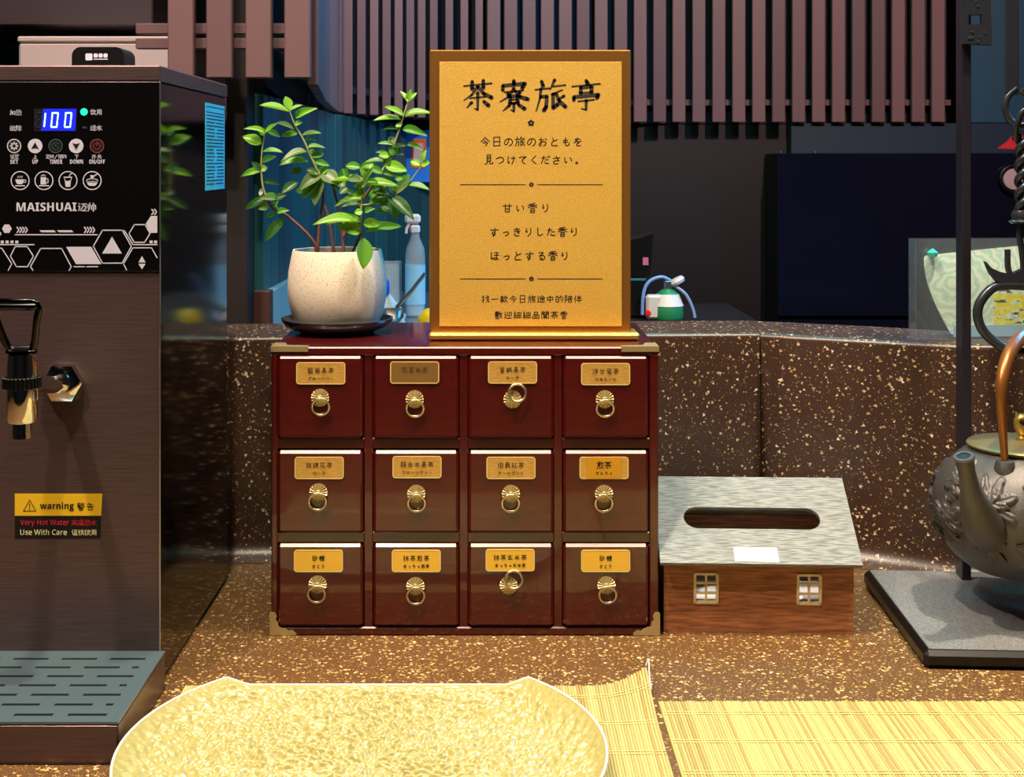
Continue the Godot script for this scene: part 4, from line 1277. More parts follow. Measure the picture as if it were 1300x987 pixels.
		pen(hs, bands(a), lw * 1.2, lw * 1.2, z, 4)
	for a in [[885, 312, 962, 445, 808, 445], [525, 392, 722, 392, 802, 528, 602, 528], [1190, 150, 1240, 150, 1240, 283, 1183, 283, 1150, 210], [1120, 465, 1148, 515, 1092, 515], [1092, 525, 1148, 525, 1120, 570],
			[315, 262, 430, 262, 445, 278, 330, 278], [452, 262, 568, 262, 585, 278, 468, 278], [98, 250, 79, 283, 41, 283, 22, 250, 41, 217, 79, 217]]:
		fill(hs, bands(a), z)
	for q in [[12, 343], [50, 343], [88, 343], [126, 343], [1180, 343], [1215, 343]]:
		fill(hs, bands([q[0], q[1], q[0] + 24, q[1], q[0] + 24, q[1] + 22, q[0], q[1] + 22]), z)
	for q in [[138, 236, 4], [666, 236, 4], [1195, 95, 2]]:
		for k in q[2]:
			var x: float = q[0] + k * 22.0
			pen(hs, bands([x, q[1], x + 18, q[1] + 24, x, q[1] + 47]), 1.6 * K, 1.6 * K, z, 0)
	part("printed_band", done(hs), M.print_white, t)
	# warning label
	var zl := f + 0.0004
	var wl := part("warning_label", slab(PackedVector2Array([fp(19, 684), fp(128, 684), fp(128.5, 655), fp(19, 655)]), zl - 0.0002, zl), M.print_black, t)
	part("yellow_field", slab(PackedVector2Array([fp(19, 655), fp(128.5, 655), fp(130, 627), fp(19, 627)]), zl - 0.0002, zl), M.print_yellow, wl)
	var ts := begin()
	pen(ts, PackedVector2Array([fp(30, 649), fp(46, 649), fp(38, 635), fp(30, 649)]), 0.9 * K, 0.9 * K, zl + 0.0002, 4)
	pen(ts, PackedVector2Array([fp(38, 639.5), fp(38, 645)]), 1.2 * K, 0.8 * K, zl + 0.0002, 4)
	fill(ts, disc(fp(38, 647.2), 0.8 * K, 8), zl + 0.0002)
	write(ts, "警告", fx(103), fy(643.5), 10.2 * K, 11.8 * K, 0.085, zl + 0.0002)
	part("warning_symbol", done(ts), M.print_black, wl).set_meta("kind", "stuff")
	part("warning_word", word("warning", 8.0 * K, 43 * K), M.print_black, wl, Vector3(fx(72.5), fy(642.5), zl + 0.0001))
	part("warning_word", word("Very Hot Water", 6.6 * K, 62 * K, false), M.print_red, wl, Vector3(fx(57), fy(663.5), zl + 0.0001))
	part("warning_word", word("Use With Care", 6.6 * K, 59 * K, false), M.print_pale, wl, Vector3(fx(55.5), fy(676), zl + 0.0001))
	var rs := begin()
	write(rs, "高溫熱水", fx(95), fy(663.5), 7.6 * K, 8.2 * K, 0.12, zl + 0.0003)
	part("warning_characters", done(rs), M.print_red, wl)
	rs = begin()
	write(rs, "謹慎使用", fx(95), fy(676), 7.6 * K, 8.2 * K, 0.12, zl + 0.0003)
	part("warning_characters", done(rs), M.print_pale, wl)
	# information sticker on the right side, its print only fine rows
	var side := part("information_sticker", slab(PackedVector2Array([Vector2(-0.0475, -0.043), Vector2(0.0475, -0.043), Vector2(0.0475, 0.043), Vector2(-0.0475, 0.043)]), 0, 0.0003), M.sticker_cyan_lit, t, Vector3(hw, 0.4575, 1.2685 - 1.351), Vector3(0, PI / 2, 0))
	var ss := begin()
	rng.seed = 77
	for r in 21:
		var y := 0.031 - r * 0.0034
		var x := -0.042
		while x < 0.040:
			var n := rng.randf_range(0.003, 0.012)
			if absf(x + n / 2) > 0.003:
				pen(ss, PackedVector2Array([Vector2(x, y), Vector2(minf(x + n, 0.043), y)]), 0.0013, 0.0013, 0.0005, 0)
			x += n + 0.0016
	pen(ss, PackedVector2Array([Vector2(-0.043, 0.0395), Vector2(0.043, 0.0395), Vector2(0.043, 0.034), Vector2(-0.043, 0.034), Vector2(-0.043, 0.0395)]), 0.0009, 0.0009, 0.0005, 0)
	part("sticker_print", done(ss), M.sticker_ink, side)
	# tap
	var tap := Vector3(0.0085, 0, 1.2685 - 1.022)
	var tb := begin()
	add_lathe(tb, [[0.0, 0.244], [0.0103, 0.244], [0.0114, 0.246], [0.0114, 0.270], [0.0114, 0.281], [0.0106, 0.296], [0.0, 0.297]], 28)
	add_lathe(tb, [[0.0060, 0.232], [0.0072, 0.232], [0.0072, 0.246], [0.006, 0.246]], 24)
	var tap_body := part("tap", done(tb), M.chrome, t, tap)
	var cs := begin()
	for k in 28:
		var a := TAU * k / 28
		add_box(cs, Vector3(cos(a) * 0.0134, 0.2745, sin(a) * 0.0134), Vector3(0.0019, 0.0085, 0.0019), 0.0004)
	add_lathe(cs, [[0.0115, 0.2700], [0.0134, 0.2704], [0.0134, 0.2788], [0.0115, 0.2790]], 28)
	part("ribbed_collar", done(cs), M.black_plastic, tap_body)
	part("tap_pipe", tube([Vector3(0, 0.268, 0), Vector3(0, 0.266, -0.04), Vector3(0, 0.260, -0.075), Vector3(0, 0.258, -0.100)], [0.0068, 0.0066, 0.0075, 0.0085], 18), M.chrome, tap_body)
	var nut := begin()
	add_lathe(nut, [[0.0, 0.0], [0.0166, 0.0], [0.0176, 0.002], [0.0168, 0.0085], [0.0130, 0.0112], [0.009, 0.0125], [0.0, 0.0125]], 6, Transform3D(Basis(Vector3.RIGHT, PI / 2), Vector3.ZERO))
	part("hexagon_nut", done(nut), M.chrome, tap_body, Vector3(0, 0.2575, -tap.z + f + 0.0002))
	var lever := begin()
	var lv := [Vector3(-0.0055, 0.298, 0.001), Vector3(-0.0105, 0.304, 0.004), Vector3(-0.0155, 0.322, 0.010), Vector3(-0.0165, 0.332, 0.012), Vector3(-0.013, 0.3365, 0.013), Vector3(0.0, 0.337, 0.0135), Vector3(0.013, 0.3365, 0.013), Vector3(0.0165, 0.332, 0.012), Vector3(0.0145, 0.322, 0.010), Vector3(0.0105, 0.304, 0.004), Vector3(0.0055, 0.298, 0.001)]
	add_tube(lever, smooth_line(lv, 4), 0.0030, 10, 0.8)
	add_box(lever, Vector3(0, 0.334, 0.0128), Vector3(0.034, 0.007, 0.007), 0.0025)
	add_box(lever, Vector3(0, 0.298, 0.001), Vector3(0.022, 0.009, 0.014), 0.0035)
	part("tap_lever", done(lever), M.dark_chrome, tap_body)
	# drip tray
	var x1 := 0.0930
	var z0 := f + 0.0005
	var z1 := f + 0.1430
	var ds := begin()
	add_box(ds, Vector3(0, 0.0015, (z0 + z1) / 2), Vector3(x1 * 2, 0.003, z1 - z0), 0.001)
	add_box(ds, Vector3(0, 0.0150, z1 - 0.001), Vector3(x1 * 2, 0.0285, 0.002), 0.0008)
	for s in [-1.0, 1.0]:
		add_box(ds, Vector3(s * (x1 - 0.001), 0.0150, (z0 + z1) / 2), Vector3(0.002, 0.0285, z1 - z0), 0.0008)
	var basin := part("drip_tray", done(ds), M.dark_steel, t)
	var gs := begin()
	var top := 0.0308
	var step := 0.0186
	var rows := 7
	var w := 0.0042
	var zc := 1.2685 - 1.1065
	var before := z0
	for r in rows:
		var zr := zc + r * step
		add_box(gs, Vector3(0, top, (before + zr - w / 2) / 2), Vector3(x1 * 2, 0.0018, zr - w / 2 - before))
		before = zr + w / 2
		var x := -x1
		var first := 0.006 if r % 2 == 0 else 0.026
		var cuts := []
		var q := x1 - 0.012 - (0.0 if r % 2 == 0 else 0.016)
		if r % 2 == 1:
			cuts.append([x1 - 0.018, x1 - 0.0125])
		while q - 0.029 > -x1 + 0.006:
			cuts.append([q - 0.029, q])
			q -= 0.040
		cuts.sort_custom(func(a, b): return a[0] < b[0])
		for c in cuts:
			add_box(gs, Vector3((x + c[0]) / 2, top, zr), Vector3(c[0] - x, 0.0018, w))
			x = c[1]
		add_box(gs, Vector3((x + x1) / 2, top, zr), Vector3(x1 - x, 0.0018, w))
	add_box(gs, Vector3(0, top, (before + z1) / 2), Vector3(x1 * 2, 0.0018, z1 - before))
	part("slotted_grille", done(gs), M.grille_steel, basin)
	# device on top
	var bx := thing("black_device", "small black box with white printed mark on top of the dispenser", "device", Vector3(-0.374, fy(83) + 0.0002, -1.30))
	var shell := PackedVector2Array([Vector2(-0.025, 0.0), Vector2(0.025, 0.0)])
	for c in 2:
		for k in 7:
			var g := PI / 2 * (c + k / 6.0)
			shell.append(Vector2((0.0165 if c == 0 else -0.0165) + cos(g) * 0.0085, 0.0200 + sin(g) * 0.0085))
	part("casing", slab(shell, -0.02, 0.02), M.black_plastic, bx)
	var ms := begin()
	fill(ms, round_rect(0.0066, 0.0066, 0.001, 3, Vector2(-0.0085, 0.0190)), 0.0203)
	for k in 3:
		fill(ms, round_rect(0.0040, 0.0040, 0.0012, 3, Vector2(-0.0020 + k * 0.0047, 0.0203)), 0.0203)
	pen(ms, PackedVector2Array([Vector2(-0.004, 0.0168), Vector2(0.0095, 0.0168)]), 0.0009, 0.0009, 0.0203, 0)
	part("printed_mark", done(ms), M.print_white, bx).set_meta("kind", "stuff")

# ---------------------------------------------------------------- mats and platter
func build_mat(called_label: String, x0: float, x1: float, z_back: float, z_front: float, curl: bool, seed_: int):
	var t := thing("bamboo_mat", called_label, "place mat")
	rng.seed = seed_
	var st := begin()
	st.set_smooth_group(-1)
	var pitch := 0.0023
	var n := int((x1 - x0) / pitch)
	var segs := 14 if curl else 4
	var lift := func(x: float, d: float) -> float:
		if not curl:
			return 0.0
		var a := clampf((x - (x1 - 0.048)) / 0.048, 0, 1)
		var b := clampf(1.0 - d / 0.11, 0, 1)
		return a * a * b * b * 0.017
	for i in n:
		var x := x0 + (i + 0.5) * pitch
		var w := pitch * 0.46
		var h := 0.0014 + rng.randf_range(-0.0003, 0.0003)
		var tone := rng.randf_range(0.72, 1.12)
		var c := Color(0.58 * tone, 0.48 * tone, 0.175 * tone)
		if rng.randf() < 0.16:
			c = Color(0.40, 0.29, 0.09)
		st.set_color(c)
		var back := z_back - rng.randf_range(-0.0007, 0.0011)
		for k in segs:
			var za := lerpf(back, z_front, float(k) / segs)
			var zb := lerpf(back, z_front, float(k + 1) / segs)
			var ya: float = lift.call(x, z_back - za) + 0.0004
			var yb: float = lift.call(x, z_back - zb) + 0.0004
			var outline := [Vector2(-w, 0), Vector2(-w, h * 0.6), Vector2(-w * 0.5, h), Vector2(w * 0.5, h), Vector2(w, h * 0.6), Vector2(w, 0)]
			for e in 5:
				var p: Vector2 = outline[e]
				var q: Vector2 = outline[e + 1]
				quad(st, Vector3(x + p.x, ya + p.y, -za), Vector3(x + q.x, ya + q.y, -za), Vector3(x + q.x, yb + q.y, -zb), Vector3(x + p.x, yb + p.y, -zb), Vector3(p.x + q.x, 0.001, 0))
			if k == 0:
				quad(st, Vector3(x - w, ya, -za), Vector3(x + w, ya, -za), Vector3(x + w * 0.5, ya + h, -za), Vector3(x - w * 0.5, ya + h, -za), Vector3(0, 0, -1))
	var slats := part("bamboo_slats", done(st), M.bamboo, t)
	slats.set_meta("kind", "stuff")
	var d := 0.022
	while z_back - d > z_front:
		for twin in [0.0, 0.0045]:
			var line := PackedVector3Array()
			for i in 41:
				var x := lerpf(x0 + 0.001, x1 - 0.001, i / 40.0)
				line.append(Vector3(x, lift.call(x, d + twin) + 0.0019, -(z_back - d - twin)))
			var ts := begin()
			add_tube(ts, line, 0.00045, 5)
			part("thread", done(ts), M.thread, t)
		d += 0.052
	if curl:
		part("loose_thread", tube([Vector3(x1 - 0.001, 0.019, -z_back + 0.001), Vector3(x1 + 0.001, 0.024, -z_back + 0.001), Vector3(x1 + 0.0005, 0.014, -z_back + 0.012), Vector3(x1 + 0.0005, 0.008, -z_back + 0.024)], 0.0006, 5), M.paper, t)

func build_platter():
	var t := thing("hammered_platter", "pale yellow hammered platter with a clipped edge lying on the bamboo mat", "platter", Vector3(-0.0915, 0.0026, -0.973))
	var R := 0.1765
	var chord := 0.126
	var n := FastNoiseLite.new()
	n.seed = 9
	n.noise_type = FastNoiseLite.TYPE_SIMPLEX
	n.frequency = 170.0
	n.fractal_octaves = 2
	var edge := func(f: float) -> float: return minf(R, chord / maxf(absf(sin(f)), 1e-5))
	var rim_height := func(f: float) -> float:
		var e: float = edge.call(f)
		var on_chord := clampf((R - e) / 0.012, 0, 1)
		return lerpf(0.0165, 0.0105, on_chord)
	var rings := 150
	var spokes := 560
	var grid := []
	for i in rings + 1:
		var s := pow(float(i) / rings, 0.8)
		var row := PackedVector3Array()
		for k in spokes:
			var f := TAU * k / spokes
			var e: float = edge.call(f)
			var lip := clampf((s - 0.74) / 0.26, 0, 1)
			var x := cos(f) * e * s
			var z := sin(f) * e * s
			var bump := n.get_noise_2d(x * 0.55, z * 0.95) * 0.0032 * clampf((1.0 - s) * 12.0, 0, 1)
			row.append(Vector3(x, 0.0032 + bump + lip * lip * (rim_height.call(f) - 0.0028), -z))
		grid.append(row)
	var st := begin()
	st.set_smooth_group(1)
	for i in rings:
		for k in spokes:
			var k1 := (k + 1) % spokes
			if i > 0:
				tri(st, grid[i][k], grid[i][k1], grid[i + 1][k1], Vector3.UP)
			tri(st, grid[i][k], grid[i + 1][k1], grid[i + 1][k], Vector3.UP)
	# the underside
	st.set_smooth_group(2)
	for i in range(0, rings, 10):
		for k in spokes:
			var k1 := (k + 1) % spokes
			var dn := Vector3(0, -0.0022, 0)
			var j := mini(i + 10, rings)
			var q := [grid[i][k], grid[i][k1], grid[j][k1], grid[j][k]]
			for m in 4:
				q[m].y = maxf(0.0, q[m].y - 0.0026)
			quad(st, q[0], q[1], q[2], q[3], Vector3.DOWN)
	part("dish", done(st), M.hammered, t)
	var line := PackedVector3Array()
	for k in spokes + 1:
		line.append(grid[rings][k % spokes] + Vector3(0, -0.0004, 0))
	var rs := begin()
	add_tube(rs, line, 0.0011, 6)
	part("rim", done(rs), M.rim_white, t)

# ---------------------------------------------------------------- kettle, its stand and the hanging hook
func relief(a: float, h: float) -> float:
	# raised blossoms and leaves cast on the kettle: a along the girth, h up, both in metres
	var v := 0.0
	for f in [[0.030, 0.074, 0.030, 9.0, 0.3], [0.115, 0.066, 0.029, 8.0, 1.0], [-0.062, 0.074, 0.027, 8.0, 0.0], [-0.108, 0.050, 0.024, 7.0, 0.6], [0.19, 0.068, 0.03, 9.0, 0.2], [-0.19, 0.064, 0.03, 8.0, 0.5], [0.072, 0.036, 0.020, 6.0, 0.8], [-0.020, 0.036, 0.018, 5.0, 0.2], [0.150, 0.034, 0.018, 6.0, 0.4], [-0.145, 0.036, 0.02, 6.0, 0.9], [-0.062, 0.034, 0.017, 6.0, 0.1], [0.022, 0.030, 0.020, 7.0, 0.5], [-0.012, 0.092, 0.020, 7.0, 0.9], [0.075, 0.092, 0.020, 7.0, 0.4], [-0.10, 0.088, 0.020, 6.0, 0.2], [0.046, 0.052, 0.022, 7.0, 1.4]]:
		var d: Vector2 = Vector2(a - f[0], h - f[1])
		var q: float = d.length() / f[2]
		if q >= 1.0:
			continue
		var top := 0.0
		for ring_ in 3:
			# three rings of petals, each ring smaller and higher than the last
			var size: float = [1.0, 0.68, 0.40][ring_]
			var petals: float = f[3] - ring_ * 1.0
			var turn := fposmod((d.angle() + f[4] + ring_ * 0.4) * petals / TAU, 1.0) - 0.5
			var edge := size * (0.72 + 0.28 * cos(turn * TAU))
			if q < edge:
				var ridge := 1.0 - absf(turn) * 1.1
				var curl := 0.55 + 0.45 * smoothstep(0.0, 1.0, q / edge)
				top = maxf(top, (0.35 + 0.28 * ring_) + 0.55 * ridge * curl - 0.25 * exp(-pow(turn * 14.0, 2.0)))
		if q < 0.14:
			top = 1.35
		v = maxf(v, top)
	return v

func build_kettle():
	var at := Vector3(0.506, 0.058, -1.268)
	var t := thing("iron_kettle", "dark cast iron kettle with raised flowers and a bronze bail handle", "kettle", at)
	var prof := [Vector2(0.0, 0.0), Vector2(0.042, 0.0), Vector2(0.056, 0.006), Vector2(0.070, 0.020), Vector2(0.079, 0.040), Vector2(0.0825, 0.058), Vector2(0.080, 0.076), Vector2(0.072, 0.092), Vector2(0.060, 0.105), Vector2(0.050, 0.112), Vector2(0.046, 0.1135)]
	var fine := []
	for i in prof.size() - 1:
		for k in 16:
			fine.append(prof[i].cubic_interpolate(prof[i + 1], prof[maxi(i - 1, 0)], prof[mini(i + 2, prof.size() - 1)], k / 16.0))
	fine.append(prof[prof.size() - 1])
	var seg := 400
	var st := begin()
	st.set_smooth_group(1)
	var grid := []
	for p in fine:
		var row := PackedVector3Array()
		for k in seg:
			var f := TAU * k / seg
			var girth := wrapf(f - PI / 2 + 0.0, -PI, PI) * -0.0825
			var bump := 0.0
			if p.x > 0.055:
				bump = relief(girth, p.y) * 0.0042
			var r := maxf(p.x, 0.0001) + bump
			row.append(Vector3(cos(f) * r, p.y + bump * 0.35, sin(f) * r))
		grid.append(row)
	for i in grid.size() - 1:
		for k in seg:
			var k1 := (k + 1) % seg
			var mid: Vector3 = grid[i][k] + grid[i + 1][k1]
			quad(st, grid[i][k], grid[i][k1], grid[i + 1][k1], grid[i + 1][k], mid * Vector3(1, 0.4, 1) - Vector3(0, 0.04, 0))
	part("body", done(st), M.iron, t)
	var ss := begin()
	add_tube(ss, smooth_line([Vector3(-0.046, 0.046, 0.046), Vector3(-0.062, 0.060, 0.062), Vector3(-0.076, 0.085, 0.077), Vector3(-0.0825, 0.106, 0.0835), Vector3(-0.0875, 0.123, 0.0885)], 6), [0.0205, 0.0195, 0.0140, 0.0090, 0.0074, 0.0084], 20)
	part("spout", done(ss), M.iron, t)
	var mouth := begin()
	var lean := Basis(Vector3(1, 0, 1).normalized(), 0.32)
	add_lathe(mouth, [[0.0058, 0.0], [0.0086, -0.001], [0.0095, 0.001], [0.0086, 0.0026], [0.0062, 0.0026], [0.0057, 0.0]], 20, Transform3D(lean, Vector3(-0.0877, 0.1232, 0.0887)))
	var sp := part("spout_lip", done(mouth), M.iron, t)
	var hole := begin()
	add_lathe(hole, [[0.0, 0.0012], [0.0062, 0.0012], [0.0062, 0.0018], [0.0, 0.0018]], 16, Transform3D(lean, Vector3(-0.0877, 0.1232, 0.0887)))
	part("spout_dark_disc", done(hole), M.print_black, sp)  # black disc standing in for the shade inside the spout
	# lid with an owl
	var lid := part("lid", lathe([[0.0, 0.1125], [0.046, 0.1125], [0.0505, 0.1145], [0.0515, 0.1165], [0.0500, 0.1180], [0.044, 0.1186], [0.034, 0.1196], [0.018, 0.1215], [0.0, 0.1222]], 56), M.lid_brass, t)
	var owl := begin()
	add_lathe(owl, [[0.0, 0.0], [0.0062, 0.0], [0.0068, 0.0018], [0.0045, 0.0036], [0.0060, 0.0060], [0.0085, 0.0105], [0.0092, 0.0150], [0.0086, 0.0195], [0.0058, 0.0230], [0.0, 0.0240]], 20, Transform3D(Basis(), Vector3(0, 0.1218, 0)), 0.82)
	for s in [-1.0, 1.0]:
		add_lathe(owl, [[0.0, 0.0], [0.0046, 0.0], [0.0048, 0.0014], [0.0032, 0.0020], [0.0026, 0.0010], [0.0, 0.0010]], 16, Transform3D(Basis(Vector3.RIGHT, PI / 2), Vector3(s * 0.0044, 0.1218 + 0.0172, 0.0065)))
		add_tube(owl, PackedVector3Array([Vector3(s * 0.0055, 0.1435, 0), Vector3(s * 0.0078, 0.1475, 0.001)]), [0.0026, 0.0006], 7)
	add_tube(owl, PackedVector3Array([Vector3(0, 0.1370, 0.0070), Vector3(0, 0.1335, 0.0096)]), [0.0022, 0.0004], 6)
	var knob := part("owl_knob", done(owl), M.owl_brass, lid)
	for s in [-1.0, 1.0]:
		part("pupil", lathe([[0.0, -0.001], [0.0016, -0.0004], [0.0017, 0.0006], [0.0, 0.0014]], 10), M.print_black, lid, Vector3(s * 0.0044, 0.1218 + 0.0172, 0.0085), Vector3(PI / 2, 0, 0))
	# bail handle, from front left to back right
	var dg := Vector3(-0.614, 0, 0.789)
	var arch := [[0.056, 0.108], [0.0605, 0.128], [0.0675, 0.163], [0.0640, 0.188], [0.042, 0.2085], [0.0, 0.219], [-0.042, 0.2085], [-0.0640, 0.188], [-0.0675, 0.163], [-0.0605, 0.128], [-0.056, 0.108]]
	var pts := []
	for q in arch:
		pts.append(dg * q[0] + Vector3(0, q[1], 0))
	part("bail_handle", tube(pts, [0.0034, 0.0036, 0.0045, 0.0058, 0.0064, 0.0064, 0.0064, 0.0058, 0.0045, 0.0036, 0.0034], 14, 6), M.copper, t)
	for s in [-1.0, 1.0]:
		var es := begin()
		var foot: Vector3 = dg * s * 0.0565 + Vector3(0, 0.1045, 0)
		add_lathe(es, [[0.0, -0.012], [0.0085, -0.010], [0.0100, 0.0], [0.0078, 0.0065], [0.0, 0.0085]], 16, Transform3D(Basis(), foot))
		add_lathe(es, [[0.0, -0.006], [0.0050, -0.004], [0.0056, 0.002], [0.0, 0.0062]], 12, Transform3D(Basis(), foot + Vector3(0.008, -0.002, 0.003) * s))
		part("handle_lug", done(es), M.iron, t)

func build_kettle_stand():
	var t := thing("kettle_stand", "low black tray of grey grit with a tall square post behind the kettle", "stand", Vector3(0.5715, 0, -1.2755))
	t.rotation.y = deg_to_rad(-3.0)
	var w := 0.372
	var d := 0.236
	part("base_tray", bevel_box(Vector3(w, 0.0155, d), 0.004, Vector3(0, 0.00775, 0)), M.black_plastic, t)
	part("grit_bed", bevel_box(Vector3(w - 0.011, 0.0016, d - 0.011), 0.0006, Vector3(0, 0.0158, 0)), M.grit, t)
	var post := Vector3(0.4866 - 0.5715, 0, -(1.3755 - 1.2755))
	post = post.rotated(Vector3.UP, deg_to_rad(3.0)) + Vector3(0, 0, 0.002)
	part("post", bevel_box(Vector3(0.0092, 0.70, 0.0225), 0.0011, post + Vector3(0, 0.365, 0)), M.post_iron, t)
	part("cross_arm", bevel_box(Vector3(0.0092, 0.016, 0.150), 0.001, post + Vector3(0.0, 0.707, 0.0635)), M.black_metal, t)
	part("cross_arm", bevel_box(Vector3(0.075, 0.016, 0.012), 0.001, post + Vector3(0.033, 0.7055, 0.106)), M.black_metal, t)
	var inner := PackedVector2Array([Vector2(-0.0066, 0.021), Vector2(0.0066, 0.021), Vector2(0.0066, 0.031), Vector2(-0.0066, 0.031)])
	var outer := PackedVector2Array([Vector2(-0.0125, 0.0015), Vector2(0.0165, 0.0), Vector2(0.0125, 0.135), Vector2(-0.0150, 0.135)])
	var bs := begin()
	add_ring_plate(bs, outer, inner, -0.004, 0.004)
	rng.seed = 3
	for i in 26:
		var p := Vector2(rng.randf_range(-0.010, 0.011), rng.randf_range(0.003, 0.060))
		if p.y > 0.018 and p.y < 0.034:
			continue
		add_box(bs, Vector3(p.x, p.y, 0.0042), Vector3(rng.randf_range(0.001, 0.004), rng.randf_range(0.0008, 0.003), 0.0008), 0.0003)
	part("iron_bracket", done(bs), M.hook_iron, t, post + Vector3(0.0060, 0.5605, 0.0160))

func build_hook():
	var at := Vector3(0.506, 0, -1.268)
	var t := thing("pot_hook", "black wrought iron hanging hook that carries the kettle handle", "hook", at)
	var k := 1.268 / 1700.0
	var Q := func(u: float, v: float, z := 0.0) -> Vector3: return Vector3((u - 621.0) * k - 0.506, 0.443 - (v - 205.0) * k, z)
	part("flat_bar", bevel_box(Vector3(0.0120, 0.19, 0.005), 0.0012, Vector3(-0.0110, 0.601, 0.0)), M.hook_iron, t)
	var st := begin()
	add_tube(st, smooth_line([Q.call(1291, 112), Q.call(1280, 122), Q.call(1276, 138), Q.call(1283, 153), Q.call(1296, 160), Q.call(1308, 152), Q.call(1312, 138), Q.call(1307, 124), Q.call(1297, 114)], 5), 0.0034, 8)
	part("eye", done(st), M.hook_iron, t)
	st = begin()
	add_tube(st, smooth_line([Q.call(1288, 178, 0.001), Q.call(1288, 158, 0.006), Q.call(1296, 140, 0.0085), Q.call(1306, 156, 0.006), Q.call(1308, 178, 0.001)], 5), 0.0030, 8)
	for s in [0.0, PI]:
		var rope := PackedVector3Array()
		for i in 61:
			var v := lerpf(172, 268, i / 60.0)
			var a: float = i / 60.0 * TAU * 2.6 + s
			rope.append(Q.call(1298 + cos(a) * 5.5, v, sin(a) * 0.0042))
		add_tube(st, rope, 0.0036, 8)
	part("twisted_shank", done(st), M.hook_iron, t)
	st = begin()
	add_lathe(st, [[0.0, 0.0], [0.010, 0.0], [0.0125, 0.002], [0.0095, 0.004], [0.0105, 0.008], [0.0085, 0.0125], [0.0, 0.0135]], 18, Transform3D(Basis(), Q.call(1298, 284)))
	part("collar", done(st), M.hook_iron, t)
	part("rod", tube([Q.call(1298, 280), Q.call(1294, 298), Q.call(1297, 318), Q.call(1299, 340), Q.call(1296, 352), Q.call(1287, 352), Q.call(1280, 342), Q.call(1279, 317)], 0.0029, 10), M.hook_iron, t)
	var beak := PackedVector2Array()
	for p in [[1250, 332], [1257, 340], [1268, 345], [1283, 348], [1298, 341], [1312, 346], [1314, 360], [1300, 366], [1278, 365], [1265, 358], [1256, 347]]:
		var q: Vector3 = Q.call(p[0], p[1])
		beak.append(Vector2(q.x, q.y))
	part("leaf_beak", slab(beak, -0.004, 0.004), M.hook_iron, t)
	part("open_ring", tube([Q.call(1310, 364), Q.call(1286, 362), Q.call(1264, 364), Q.call(1248, 378), Q.call(1241, 396), Q.call(1246, 417), Q.call(1262, 434), Q.call(1284, 446), Q.call(1310, 446), Q.call(1334, 432), Q.call(1344, 410)], [0.0046, 0.0046, 0.0046, 0.0046, 0.0046, 0.0046, 0.0046, 0.0042, 0.0038, 0.003], 12), M.hook_iron, t)

# ---------------------------------------------------------------- the room and what stands behind the counter
const WALL := [[-0.217, 1.645], [-0.262, 2.10], [-0.292, 2.54], [-0.284, 2.60], [-0.130, 2.90], [0.02, 3.06], [0.25, 3.17], [0.45, 3.20], [1.112, 3.20]]

func walk(path: Array, step: float) -> Array:
	# points every step metres along a path: [x, depth, direction]
	var out := []
	var left := step / 2
	for i in path.size() - 1:
		var a := Vector2(path[i][0], path[i][1])
		var b := Vector2(path[i + 1][0], path[i + 1][1])
		var long := a.distance_to(b)
		while left < long:
			var p := a.lerp(b, left / long)
			out.append([p.x, p.y, (b - a).angle()])
			left += step
		left -= long
	return out

